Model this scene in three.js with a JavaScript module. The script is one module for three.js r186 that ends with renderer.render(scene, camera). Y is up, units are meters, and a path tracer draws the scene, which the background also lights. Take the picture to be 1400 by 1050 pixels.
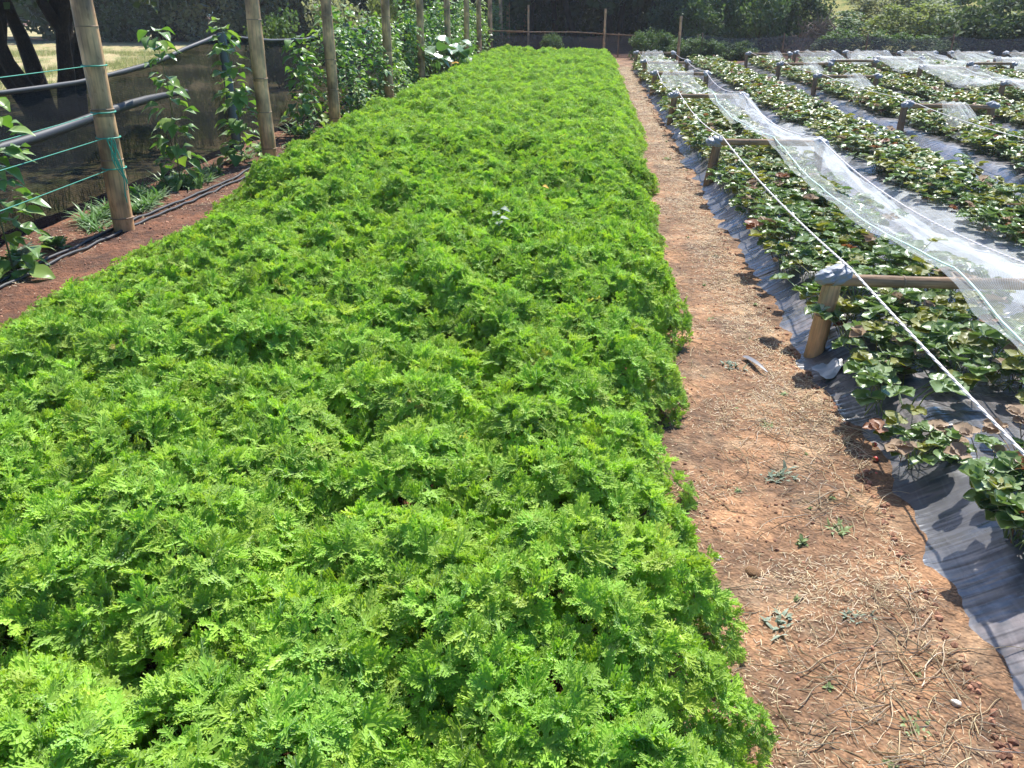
import * as THREE from 'three';
import { Sky } from 'three/addons/objects/Sky.js';

// ---------------------------------------------------------------- camera, sky, sun, exposure
const scene = new THREE.Scene();
const camera = new THREE.PerspectiveCamera(49.84, 4 / 3, 0.05, 400);
const YAW = 5.054 * Math.PI / 180, PITCH = 24.711 * Math.PI / 180;
camera.position.set(0, 1.7, 0);
camera.lookAt(-Math.sin(YAW) * Math.cos(PITCH), 1.7 - Math.sin(PITCH), -Math.cos(YAW) * Math.cos(PITCH));
camera.updateMatrixWorld(true);
camera.updateProjectionMatrix();

const SUN_EL = 55 * Math.PI / 180, SUN_AZ = 18 * Math.PI / 180;           // azimuth measured from the row direction (-z) towards +x
const sunDir = new THREE.Vector3(Math.sin(SUN_AZ) * Math.cos(SUN_EL), Math.sin(SUN_EL), -Math.cos(SUN_AZ) * Math.cos(SUN_EL));
const sky = new Sky(); sky.name = 'sky'; sky.scale.setScalar(300); sky.userData.kind = 'structure';
sky.material.uniforms.sunPosition.value.copy(sunDir);
sky.material.uniforms.turbidity.value = 4;
sky.material.uniforms.rayleigh.value = 0.9;
sky.material.uniforms.mieCoefficient.value = 0.004;
scene.add(sky);
scene.environmentIntensity = 0.17;
const sun = new THREE.DirectionalLight(new THREE.Color(1, 0.95, 0.86), 4.6);
sun.name = 'sun'; sun.position.copy(sunDir).multiplyScalar(80).add(new THREE.Vector3(0, 0, -14)); sun.target.position.set(0, 0, -14);
sun.castShadow = true; sun.shadow.mapSize.set(4096, 4096);
Object.assign(sun.shadow.camera, { left: -40, right: 40, top: 40, bottom: -40, near: 1, far: 200 });
scene.add(sun, sun.target);
const renderer = new THREE.WebGLRenderer({ antialias: true });
renderer.setSize(1024, 768);
renderer.toneMapping = THREE.LinearToneMapping;
renderer.toneMappingExposure = 1.92;
renderer.shadowMap.enabled = true;
scene.fog = new THREE.FogExp2(new THREE.Color(0.86, 0.88, 0.88), 0.0008);

// ---------------------------------------------------------------- helpers
function rng(seed) { let a = seed >>> 0; return () => { a = (a + 0x6D2B79F5) | 0; let t = Math.imul(a ^ (a >>> 15), 1 | a); t = (t + Math.imul(t ^ (t >>> 7), 61 | t)) ^ t; return ((t ^ (t >>> 14)) >>> 0) / 4294967296; }; }
const lerp = (a, b, t) => a + (b - a) * t, clamp = (x, a = 0, b = 1) => Math.min(b, Math.max(a, x));
const sstep = (a, b, x) => { const t = clamp((x - a) / (b - a)); return t * t * (3 - 2 * t); };
function hash(x, y, s) { let h = Math.imul(x | 0, 374761393) ^ Math.imul(y | 0, 668265263) ^ Math.imul(s | 0, 2147483647 ^ 0x9E3779B1); h = Math.imul(h ^ (h >>> 13), 1274126177); h ^= h >>> 16; h = Math.imul(h, 0x85ebca6b); return ((h ^ (h >>> 13)) >>> 0) / 4294967296; }
function vnoise(x, y, s = 1, per = 0) {
  let xi = Math.floor(x), yi = Math.floor(y); const fx = x - xi, fy = y - yi, u = fx * fx * (3 - 2 * fx), v = fy * fy * (3 - 2 * fy);
  const w = (a) => per ? ((a % per) + per) % per : a;
  const x0 = w(xi), x1 = w(xi + 1), y0 = w(yi), y1 = w(yi + 1);
  return lerp(lerp(hash(x0, y0, s), hash(x1, y0, s), u), lerp(hash(x0, y1, s), hash(x1, y1, s), u), v);
}
function fbm(x, y, s = 1, oct = 4, per = 0) { let a = 0.5, t = 0, n = 0; for (let i = 0; i < oct; i++) { t += a * vnoise(x, y, s + i * 17, per); n += a; a *= 0.5; x *= 2; y *= 2; if (per) per *= 2; } return t / n; }
const V = (x, y, z) => new THREE.Vector3(x, y, z);

class MB {                                   // collects triangles for one mesh
  constructor() { this.p = []; this.i = []; this.uv = []; }
  v(x, y, z, u = 0, w = 0) { this.p.push(x, y, z); this.uv.push(u, w); return this.p.length / 3 - 1; }
  tri(a, b, c) { this.i.push(a, b, c); }
  quad(a, b, c, d) { this.i.push(a, b, c, a, c, d); }
  tube(pts, rad, sides = 6, cap = true) {    // pts: Vector3[], rad: number or function(t)
    const n = pts.length, R = typeof rad === 'function' ? rad : () => rad; const rows = []; let up = V(0, 0, 1), len = 0;
    for (let k = 0; k < n; k++) {
      const d = pts[Math.min(n - 1, k + 1)].clone().sub(pts[Math.max(0, k - 1)]).normalize();
      if (Math.abs(d.dot(up)) > 0.95) up = Math.abs(d.x) < 0.7 ? V(1, 0, 0) : V(0, 1, 0);
      const s = V(0, 0, 0).crossVectors(d, up).normalize(); up = V(0, 0, 0).crossVectors(s, d).normalize();
      if (k) len += pts[k].distanceTo(pts[k - 1]);
      const r = R(k / (n - 1)), row = [];
      for (let j = 0; j <= sides; j++) { const a = j / sides * Math.PI * 2, c = Math.cos(a) * r, e = Math.sin(a) * r; row.push(this.v(pts[k].x + s.x * c + up.x * e, pts[k].y + s.y * c + up.y * e, pts[k].z + s.z * c + up.z * e, j / sides, len)); }
      rows.push(row);
    }
    for (let k = 0; k < n - 1; k++) for (let j = 0; j < sides; j++) this.quad(rows[k][j], rows[k][j + 1], rows[k + 1][j + 1], rows[k + 1][j]);
    if (cap) for (const k of [0, n - 1]) { const c = this.v(pts[k].x, pts[k].y, pts[k].z, 0.5, 0); for (let j = 0; j < sides; j++) k ? this.tri(rows[k][j], rows[k][j + 1], c) : this.tri(rows[k][j + 1], rows[k][j], c); }
    return this;
  }
  grid(nu, nv, f, uvf) {                     // f(u,v) -> [x,y,z]
    const base = this.p.length / 3;
    for (let b = 0; b <= nv; b++) for (let a = 0; a <= nu; a++) { const q = f(a / nu, b / nv), t = uvf ? uvf(a / nu, b / nv, q) : [a / nu, b / nv]; this.v(q[0], q[1], q[2], t[0], t[1]); }
    for (let b = 0; b < nv; b++) for (let a = 0; a < nu; a++) { const k = base + b * (nu + 1) + a; this.quad(k, k + 1, k + nu + 2, k + nu + 1); }
    return this;
  }
  add(o, m) {                                // append another MB, moved by a Matrix4
    const b = this.p.length / 3, t = V(0, 0, 0);
    for (let k = 0; k < o.p.length; k += 3) { t.set(o.p[k], o.p[k + 1], o.p[k + 2]); if (m) t.applyMatrix4(m); this.p.push(t.x, t.y, t.z); }
    for (const u of o.uv) this.uv.push(u);
    for (const i of o.i) this.i.push(i + b);
    return this;
  }
  geo() {
    const g = new THREE.BufferGeometry();
    g.setAttribute('position', new THREE.Float32BufferAttribute(this.p, 3)); g.setAttribute('uv', new THREE.Float32BufferAttribute(this.uv, 2));
    g.setIndex(this.i); g.computeVertexNormals(); return g;
  }
}
const taken = {};
function numbered(n) { const k = taken[n] = (taken[n] ?? -1) + 1; return k ? `${n}_${String(k).padStart(3, '0')}` : n; }
function shadow(o) { o.castShadow = o.receiveShadow = true; return o; }
function tag(o, label, category, group) { o.userData.label = label; o.userData.category = category; if (group) o.userData.group = group; return o; }
function thing(name, label, category, group) { const o = new THREE.Group(); o.name = numbered(name); scene.add(o); return tag(o, label, category, group); }
function part(name, geo, mat, parent) { const m = shadow(new THREE.Mesh(geo, mat)); m.name = name; parent.add(m); return m; }
function solo(name, geo, mat, label, category, group) { const m = shadow(new THREE.Mesh(geo, mat)); m.name = numbered(name); scene.add(m); return tag(m, label, category, group); }
function struct(name, geo, mat) { const m = shadow(new THREE.Mesh(geo, mat)); m.name = numbered(name); m.userData.kind = 'structure'; scene.add(m); return m; }
function copies(name, geo, mat, list, parent = scene) {      // list of {m: Matrix4, c: Color}
  const o = shadow(new THREE.InstancedMesh(geo, mat, list.length)); o.name = parent === scene ? numbered(name) : name; o.userData.kind = 'stuff';
  list.forEach((e, k) => { o.setMatrixAt(k, e.m); if (e.c) o.setColorAt(k, e.c); }); parent.add(o); return o;
}
const _q = new THREE.Quaternion(), _e = new THREE.Euler();
function mat4(x, y, z, rx, ry, rz, s, order = 'YXZ') { _e.set(rx, ry, rz, order); _q.setFromEuler(_e); const sc = typeof s === 'number' ? V(s, s, s) : s; return new THREE.Matrix4().compose(V(x, y, z), _q.clone(), sc); }
const _pv = V(0, 0, 0);
function inView(x, y, z, margin = 0.25) { _pv.set(x, y, z).project(camera); return _pv.z < 1 && Math.abs(_pv.x) < 1 + margin && Math.abs(_pv.y) < 1 + margin; }
function texture(n, fn, srgb = true, rx = 1, ry = 1) {
  const d = new Uint8Array(n * n * 4);
  for (let y = 0; y < n; y++) for (let x = 0; x < n; x++) { const c = fn(x / n, y / n), k = (y * n + x) * 4; d[k] = clamp(c[0]) * 255; d[k + 1] = clamp(c[1]) * 255; d[k + 2] = clamp(c[2]) * 255; d[k + 3] = 255; }
  const t = new THREE.DataTexture(d, n, n); t.wrapS = t.wrapT = THREE.RepeatWrapping; t.magFilter = THREE.LinearFilter; t.minFilter = THREE.LinearMipmapLinearFilter; t.generateMipmaps = true;
  if (srgb) t.colorSpace = THREE.SRGBColorSpace; t.repeat.set(rx, ry); t.needsUpdate = true; return t;
}
const lin = (r, g, b) => new THREE.Color().setRGB(r, g, b);

// ---------------------------------------------------------------- materials
const soilTex = texture(1024, (u, v) => {
  const a = fbm(u * 6, v * 6, 3, 5, 6), b = fbm(u * 48, v * 48, 9, 4, 48), c = vnoise(u * 256, v * 256, 21, 256);
  const w = 0.62 + 0.5 * (a - 0.5) + 0.34 * (b - 0.5) + 0.16 * (c - 0.5), pale = sstep(0.55, 0.75, fbm(u * 12, v * 12, 31, 3, 12));
  let r = lerp(0.57, 0.64, pale) * w * 1.38, g = lerp(0.436, 0.525, pale) * w * 1.35, bl = lerp(0.312, 0.40, pale) * w * 1.34;
  if (c > 0.94 && b > 0.5) { r += 0.18; g += 0.17; bl += 0.14; }
  return [r, g, bl];
});
const soilBump = texture(1024, (u, v) => { const a = fbm(u * 10, v * 10, 5, 4, 10), b = fbm(u * 60, v * 60, 7, 4, 60), c = vnoise(u * 256, v * 256, 23, 256), h = 0.35 * a + 0.5 * b + 0.15 * c; return [h, h, h]; }, false);
const M = {};
M.soil = new THREE.MeshStandardMaterial({ map: soilTex, bumpMap: soilBump, bumpScale: 0.03, roughness: 0.95 });
M.redSoil = new THREE.MeshStandardMaterial({ map: soilTex, color: lin(0.62, 0.46, 0.42), bumpMap: soilBump, bumpScale: 0.04, roughness: 0.95 });
const dryTex = texture(512, (u, v) => { const a = fbm(u * 5, v * 5, 41, 4, 5), b = fbm(u * 70, v * 70, 43, 3, 70), g = sstep(0.4, 0.7, a); const w = 0.6 + 0.6 * b; return [lerp(0.76, 0.58, g) * w, lerp(0.68, 0.60, g) * w, lerp(0.49, 0.36, g) * w]; });
M.dryGround = new THREE.MeshStandardMaterial({ map: dryTex, bumpMap: soilBump, bumpScale: 0.05, roughness: 1 });
M.hillGround = new THREE.MeshStandardMaterial({ map: dryTex, color: lin(0.62, 0.72, 0.42), bumpMap: soilBump, bumpScale: 0.05, roughness: 1 });
M.woodFloor = new THREE.MeshStandardMaterial({ map: soilTex, color: lin(0.85, 0.8, 0.7), bumpMap: soilBump, bumpScale: 0.04, roughness: 1 });
const leafMat = (r, g, b, through = 0.4, coat = 0.3, coatRough = 0.42) => new THREE.MeshPhysicalMaterial({ color: lin(r, g, b), roughness: 1, transmission: through, thickness: 0, clearcoat: coat, clearcoatRoughness: coatRough, side: THREE.DoubleSide });
M.geranium = leafMat(0.315, 0.545, 0.028, 0.48, 0.3, 0.38);
M.strawberry = leafMat(0.145, 0.235, 0.04, 0.34, 0.9, 0.33);
M.strawberryOlive = leafMat(0.24, 0.25, 0.02, 0.42, 0.7, 0.36);
M.strawberryRed = leafMat(0.26, 0.10, 0.03, 0.35, 0.5, 0.4);
M.deadLeaf = leafMat(0.34, 0.24, 0.15, 0.25, 0.0);
M.vine = leafMat(0.12, 0.26, 0.020, 0.48, 0.5, 0.25);
M.vineYoung = leafMat(0.22, 0.36, 0.03, 0.5, 0.4, 0.3);
M.vineStem = new THREE.MeshStandardMaterial({ color: lin(0.12, 0.13, 0.04), roughness: 0.7 });
M.bigLeaf = leafMat(0.09, 0.2, 0.03, 0.35, 1.0, 0.3);
M.strap = leafMat(0.12, 0.26, 0.04, 0.4, 0.4, 0.3);
M.weed = leafMat(0.26, 0.34, 0.12, 0.35, 0.3);
M.greyWeed = leafMat(0.24, 0.30, 0.20, 0.3, 0.3);
M.flower = leafMat(0.75, 0.45, 0.03, 0.4, 0.1);
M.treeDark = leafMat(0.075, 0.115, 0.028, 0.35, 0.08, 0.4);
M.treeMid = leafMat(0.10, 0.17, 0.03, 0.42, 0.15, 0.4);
M.scrub = leafMat(0.22, 0.27, 0.06, 0.55, 0.08, 0.5);
M.scrubPale = leafMat(0.28, 0.30, 0.12, 0.55, 0.08, 0.5);
M.bark = new THREE.MeshStandardMaterial({ map: soilTex, color: lin(0.16, 0.17, 0.18), bumpMap: soilBump, bumpScale: 0.08, roughness: 0.95 });
M.twig = new THREE.MeshStandardMaterial({ color: lin(0.20, 0.15, 0.11), roughness: 0.95 });
const bambooTex = texture(256, (u, v) => { const s = fbm(u * 24, v * 2, 51, 4, 2), d = fbm(u * 4, v * 5, 55, 4, 4), spot = 0.5 * sstep(0.66, 0.76, fbm(u * 16, v * 16, 57, 3, 16)); const w = 0.78 + 0.5 * (s - 0.5) + 0.8 * (d - 0.5); return [w * 1.02 - spot * 0.14, w * 0.80 - spot * 0.14, w * 0.57 - spot * 0.13]; });
M.bamboo = new THREE.MeshStandardMaterial({ map: bambooTex, bumpMap: bambooTex, bumpScale: 0.002, roughness: 0.55 });
M.bambooOld = new THREE.MeshStandardMaterial({ map: bambooTex, color: lin(0.50, 0.53, 0.60), bumpMap: bambooTex, bumpScale: 0.003, roughness: 0.8 });
M.bambooNode = new THREE.MeshStandardMaterial({ color: lin(0.27, 0.18, 0.11), roughness: 0.75 });
const plasticTex = texture(1024, (u, v) => {
  const a = fbm(u * 4, v * 4, 61, 4, 4), b = fbm(u * 30, v * 30, 63, 4, 30), c = fbm(u * 90, v * 6, 67, 3, 6); const dust = sstep(0.42, 0.72, a * 0.6 + b * 0.4), smear = sstep(0.5, 0.8, c);
  const g = 0.32 + 0.13 * dust + 0.06 * smear + 0.05 * (b - 0.5); return [g + 0.05 * dust, g + 0.015 * dust, g + 0.01];
});
const plasticRough = texture(512, (u, v) => { const a = fbm(u * 5, v * 5, 71, 4, 5), b = fbm(u * 40, v * 40, 73, 3, 40); const r = 0.22 + 0.35 * (a - 0.3) + 0.2 * (b - 0.5); return [r, r, r]; }, false);
const plasticBump = texture(1024, (u, v) => { const a = fbm(u * 8, v * 8, 75, 4, 8), s = fbm(u * 3, v * 40, 77, 3, 3), h = 0.5 * a + 0.5 * s; return [h, h, h]; }, false);
M.mulch = new THREE.MeshPhysicalMaterial({ map: plasticTex, roughnessMap: plasticRough, roughness: 1, bumpMap: plasticBump, bumpScale: 0.02, specularIntensity: 1, side: THREE.DoubleSide });
M.wrap = new THREE.MeshPhysicalMaterial({ color: lin(0.27, 0.28, 0.30), roughness: 0.5, side: THREE.DoubleSide });
M.wrapPale = new THREE.MeshPhysicalMaterial({ color: lin(0.5, 0.5, 0.51), roughness: 0.42, side: THREE.DoubleSide });
M.rope = new THREE.MeshStandardMaterial({ color: lin(0.72, 0.68, 0.68), roughness: 0.8 });
M.twine = new THREE.MeshPhysicalMaterial({ color: lin(0.05, 0.32, 0.21), roughness: 0.5 });
M.mintTwine = new THREE.MeshStandardMaterial({ color: lin(0.55, 0.76, 0.68), roughness: 0.6 });
M.hose = new THREE.MeshStandardMaterial({ color: lin(0.025, 0.025, 0.027), roughness: 0.55 });
const netAlpha = texture(256, (u, v) => {                       // knitted diamond mesh, 8 cells a side
  const a = (u + v) * 8, b = (u - v) * 8, da = Math.abs(a - Math.round(a)), db = Math.abs(b - Math.round(b)); const t = Math.max(1 - da / 0.11, 1 - db / 0.11, 0);
  const w = clamp(t * 2) * 0.55 + 0.08; return [w, w, w];
}, false);
M.net = new THREE.MeshPhysicalMaterial({ color: lin(0.78, 0.81, 0.80), roughness: 1, transmission: 0.45, thickness: 0, alphaMap: netAlpha, transparent: true, side: THREE.DoubleSide });
const clothAlpha = texture(256, (u, v) => { const w = 0.86 + 0.14 * Math.max(Math.abs(Math.sin(u * 64 * Math.PI)), Math.abs(Math.sin(v * 64 * Math.PI))) + 0.16 * (fbm(u * 8, v * 8, 81, 3, 8) - 0.5); return [w, w, w]; }, false);
M.shadeCloth = new THREE.MeshPhysicalMaterial({ color: lin(0.013, 0.014, 0.015), roughness: 1, specularIntensity: 0.25, opacity: 0.95, alphaMap: clothAlpha, transparent: true, side: THREE.DoubleSide });
M.greyCloth = new THREE.MeshPhysicalMaterial({ color: lin(0.16, 0.15, 0.14), roughness: 1, specularIntensity: 0.2, opacity: 0.6, alphaMap: clothAlpha, transparent: true, side: THREE.DoubleSide });
M.greenPost = new THREE.MeshStandardMaterial({ color: lin(0.10, 0.13, 0.13), roughness: 0.7 });
M.straw = new THREE.MeshStandardMaterial({ color: lin(0.50, 0.385, 0.24), roughness: 0.85, side: THREE.DoubleSide });
M.clod = new THREE.MeshStandardMaterial({ color: lin(0.30, 0.15, 0.09), roughness: 1 });
M.stone = new THREE.MeshStandardMaterial({ color: lin(0.38, 0.21, 0.10), bumpMap: soilBump, bumpScale: 0.01, roughness: 0.9 });
M.paleStone = new THREE.MeshStandardMaterial({ color: lin(0.62, 0.56, 0.48), roughness: 0.9 });
M.darkStrip = new THREE.MeshPhysicalMaterial({ color: lin(0.13, 0.12, 0.12), roughness: 0.4 });
M.berry = new THREE.MeshPhysicalMaterial({ color: lin(0.55, 0.03, 0.02), roughness: 0.3, clearcoat: 0.4 });
M.grass = leafMat(0.20, 0.25, 0.07, 0.4, 0.1, 0.5);
M.paper = new THREE.MeshStandardMaterial({ color: lin(0.7, 0.7, 0.68), roughness: 0.8, side: THREE.DoubleSide });

// ---------------------------------------------------------------- ground, path, soil strips
function sheet(x0, x1, z0, z1, nx, nz, yf, warp = 1) {           // rows finer near the camera end (z1)
  const m = new MB();
  m.grid(nx, nz, (u, v) => { const x = lerp(x0, x1, u), z = lerp(z1, z0, Math.pow(v, warp)); return [x, yf(x, z), z]; }, (u, v, q) => [q[0] / 1.7, q[2] / 1.7]);
  return m;
}
const hillY = (x, z) => { const f = sstep(-33, -60, z) * sstep(2, 16, x); return f * 3.4 + 0.5 * f * (fbm(x * 0.15, z * 0.15, 91) - 0.5); };
struct('ground', sheet(-90, 90, -130, 30, 2, 2, () => -0.02).geo(), M.redSoil);
struct('hillside', sheet(1, 90, -90, -31, 60, 50, (x, z) => -0.012 + hillY(x, z)).geo(), M.hillGround);
struct('wood_floor', sheet(-40, 7.5, -75, -34.5, 40, 40, (x, z) => -0.004 + 0.06 * fbm(x, z, 97, 3)).geo(), M.woodFloor);
struct('dry_grass_field', sheet(-60, -4.45, -70, 4, 60, 70, (x, z) => -0.008 + 0.10 * sstep(-5, -7, x) * fbm(x * 0.4, z * 0.4, 95)).geo(), M.dryGround);
const pathY = (x, z) => 0.004 + 0.05 * (fbm(x * 1.6, z * 1.6, 101, 3) - 0.35) * sstep(1.55, 1.2, x) + 0.022 * fbm(x * 9, z * 9, 103, 3) + 0.008 * vnoise(x * 38, z * 38, 107);
struct('path', sheet(0.05, 1.5, -30, 1.2, 46, 620, pathY, 1.9).geo(), M.soil);
const stripY = (x, z) => 0.0 + 0.05 * fbm(x * 2.5, z * 2.5, 111, 3) + 0.03 * fbm(x * 11, z * 11, 113, 3);
struct('soil_strip', sheet(-4.6, -2.3, -40, -2, 70, 420, stripY, 1.9).geo(), M.redSoil);
struct('bare_soil', sheet(-6, 20, -36, -26.2, 60, 30, (x, z) => -0.006 + 0.05 * fbm(x * 1.2, z * 1.2, 115, 3)).geo(), M.redSoil);

// ---------------------------------------------------------------- scented geranium bed
function ribbon(m, f, len, ang, ox, oz, w0, w1, segs, fold, round) {   // f(x,z,t)->y ; grows from (ox,oz) in direction ang (0 = +z)
  const dx = Math.sin(ang), dz = Math.cos(ang), px = dz, pz = -dx; let prev = null;
  for (let k = 0; k <= segs; k++) {
    const t = k / segs, x = ox + dx * len * t, z = oz + dz * len * t; let w = lerp(w0, w1, t); if (k === segs) w *= round;
    const y = f(x, z, t), a = m.v(x - px * w, y + fold * w, z - pz * w), b = m.v(x, y, z), c = m.v(x + px * w, y + fold * w, z + pz * w);
    if (prev) { m.quad(prev[0], prev[1], b, a); m.quad(prev[1], prev[2], c, b); } prev = [a, b, c];
  }
}
function geraniumLeaf(seed, hi) {                                      // unit leaf, about 1 across its radius
  const R = rng(seed), m = new MB(), cup = 0.45 + 0.65 * R(), bend = 0.10 + 0.45 * R(), wav = 0.28 * R(), ph = R() * 6.28;
  const base = (x, z) => { const r = Math.hypot(x, z), th = Math.atan2(x, z); return cup * r * 0.9 - bend * r * r + wav * r * Math.sin(3 * th + ph); };
  const lobes = [-2.05, -1.0, 0, 1.0, 2.05];
  for (let k = 0; k < 5; k++) {
    const th = lobes[k] + (R() - 0.5) * 0.25, L = [0.66, 0.92, 1.05, 0.92, 0.66][k] * (0.9 + 0.2 * R()), lift = (R() - 0.45) * 0.3;
    const f = (x, z) => base(x, z) + lift * (x * x + z * z);
    ribbon(m, f, L * 0.97, th, 0, 0, L * 0.125, L * 0.052, hi ? 4 : 2, 0.5, 0.55);
    const st = hi ? [0.30, 0.48, 0.65, 0.82] : [0.36, 0.62, 0.84];
    for (const t of st) for (const s of [-1, 1]) {
      const tt = t + (R() - 0.5) * 0.06, ox = Math.sin(th) * L * tt, oz = Math.cos(th) * L * tt, a2 = th + s * (0.62 + 0.3 * R()), l2 = L * (0.50 - 0.27 * tt) * (0.85 + 0.3 * R()), curl = (R() - 0.3) * 1.1;
      const f2 = (x, z, q) => f(x, z) + curl * l2 * q * q;
      ribbon(m, f2, l2, a2, ox, oz, L * 0.055, L * 0.044, hi ? 2 : 1, 0.55, hi ? 0.6 : 0.8);
      if (hi) for (const s2 of [-1, 1]) {
        const q0 = 0.5, ox2 = ox + Math.sin(a2) * l2 * q0, oz2 = oz + Math.cos(a2) * l2 * q0, y0 = curl * l2 * q0 * q0, c2 = (R() - 0.35) * 1.4, l3 = l2 * (0.46 + 0.16 * R());
        ribbon(m, (x, z, q) => f(x, z) + y0 + c2 * l3 * q, l3, a2 + s2 * (0.75 + 0.3 * R()), ox2, oz2, L * 0.037, L * 0.040, 1, 0.5, 0.75);
      }
    }
  }
  const bx = (R() - 0.5) * 0.7, bz = -0.25 - 0.4 * R();                  // leaf stalk down into the plant
  m.tube([V(0, 0, 0), V(bx * 0.35, -0.55, bz * 0.45), V(bx, -1.7, bz)], 0.028, 3, false);
  return m.geo();
}
const bedRight = (z) => { const k = [[1.5, 0.46], [-1.5, 0.47], [-2.1, 0.43], [-2.8, 0.40], [-3.5, 0.46], [-4.4, 0.53], [-7, 0.60], [-12, 0.72], [-24, 0.74], [-40, 0.74]]; for (let i = 0; i < k.length - 1; i++) if (z > k[i + 1][0]) return lerp(k[i][1], k[i + 1][1], (k[i][0] - z) / (k[i][0] - k[i + 1][0])) + 0.13 * (fbm(z * 1.3, 3, 121, 2) - 0.5) + 0.12 * (vnoise(z * 6, 7, 122) - 0.5); return 0.66; };
const bedLeft = (z) => -3.22 - 0.26 * sstep(-6, -11, z) + (z > -8 ? 0.5 : 0.28) * (fbm(z * 1.1, 9, 123, 3) - 0.5);
const BED_END = -28.6;
function canopy(x, z) {
  const l = bedLeft(z), r = bedRight(z), end = z - (BED_END + 0.5 * (fbm(x * 1.2, 5, 125) - 0.5));
  if (x < l || x > r || end < 0) return -1;
  const eL = lerp(0.22, 1, sstep(0, z > -7 ? 1.0 : 0.5, x - l)), eR = Math.pow(sstep(-0.10, 0.42, r - x), 0.6), eE = sstep(-0.1, 0.35, end);
  let dm = 9; const gx = Math.floor(x / 0.34), gz = Math.floor(z / 0.34);
  for (let a = -1; a <= 1; a++) for (let b = -1; b <= 1; b++) dm = Math.min(dm, Math.hypot((gx + a + hash(gx + a, gz + b, 133)) * 0.34 - x, (gz + b + hash(gx + a, gz + b, 137)) * 0.34 - z));
  return (0.42 + 0.17 * (fbm(x * 1.5 + 4, z * 1.5, 127, 2) - 0.5) + 0.16 * (fbm(x * 5, z * 5, 131, 2) - 0.5) - 0.15 * sstep(0.06, 0.30, dm)) * eL * eR * eE;
}
const bed = thing('geranium_bed', 'long raised bed of bright green scented geranium with finely cut leaves', 'plant bed');
{
  const R = rng(2024), hi = [], lo = [], near = []; for (let k = 0; k < 12; k++) { hi.push(geraniumLeaf(500 + k, true)); lo.push(geraniumLeaf(700 + k, false)); }
  const lists = { hi: hi.map(() => []), lo: lo.map(() => []) };
  const place = (x, z, isHi) => {
    const h = canopy(x, z); if (h <= 0.02) return;
    const top = R() < 0.62, y = Math.max(0.03, h - (top ? 0.05 * R() : 0.05 + 0.24 * R()));
    const e = 0.06, gx = (Math.max(0, canopy(x + e, z)) - Math.max(0, canopy(x - e, z))) / (2 * e), gz = (Math.max(0, canopy(x, z + e)) - Math.max(0, canopy(x, z - e))) / (2 * e);
    // tilt outwards down the canopy's slope, and at random
    const n = V(-clamp(gx, -2.2, 2.2) * 0.75 + (R() - 0.5) * 1.2, 1, -clamp(gz, -2, 2) * 0.75 + (R() - 0.5) * 1.2 + 0.08).normalize();
    const q = new THREE.Quaternion().setFromUnitVectors(V(0, 1, 0), n).multiply(new THREE.Quaternion().setFromAxisAngle(V(0, 1, 0), R() * 6.283));
    const small = 0.62 + 0.38 * sstep(0.1, 0.3, h), s = (0.034 + 0.033 * R()) * (isHi ? 1 : 1.08) * small;
    const m = new THREE.Matrix4().compose(V(x, y, z), q, V(s, s, s)), b = 0.78 + 0.42 * R(), yel = R() * R(), old = R() < 0.0015, c = old ? lin(b * 1.9, b * 1.0, b * 2.2) : lin(b * (1 + 0.45 * yel), b * (1 + 0.08 * yel), b * (1 + 0.3 * R()));
    const k = Math.floor(R() * 12), ent = { m, c, k, d: V(x, y, z).distanceTo(camera.position) };
    if (isHi && top && inView(x, y, z, -0.02) && ent.d < 2.35) near.push(ent); else lists[isHi ? 'hi' : 'lo'][k].push(ent);
  };
  const strip = (z1, z0, dens, isHi) => { const w = 4.4, n = Math.round((z1 - z0) * w * dens); for (let k = 0; k < n; k++) place(-3.6 + w * R(), lerp(z0, z1, R()), isHi); };
  strip(0.9, -3.2, 1600, true); strip(-3.2, -9, 1400, true); strip(-9, -14, 1150, false); strip(-14, BED_END - 0.4, 850, false);
  near.sort((a, b) => a.d - b.d);
  const tones = [lin(1, 1, 1), lin(0.86, 0.86, 0.9), lin(1.22, 1.06, 1.1), lin(1.1, 1.12, 1.2), lin(0.95, 1.0, 1.3)].map((c) => { const mm = M.geranium.clone(); mm.color.multiply(c); return mm; });
  near.forEach((e, k) => { if (k < 300) { const o = part('leaf', hi[e.k], tones[k % 5], bed); o.applyMatrix4(e.m); } else lists.hi[e.k].push(e); });
  lists.hi.forEach((l, k) => copies('foliage', hi[k], M.geranium, l, bed));
  lists.lo.forEach((l, k) => copies('foliage', lo[k], M.geranium, l, bed));
  console.log('geranium leaves', near.length, lists.hi.reduce((a, l) => a + l.length, 0), lists.lo.reduce((a, l) => a + l.length, 0));
}

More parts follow.
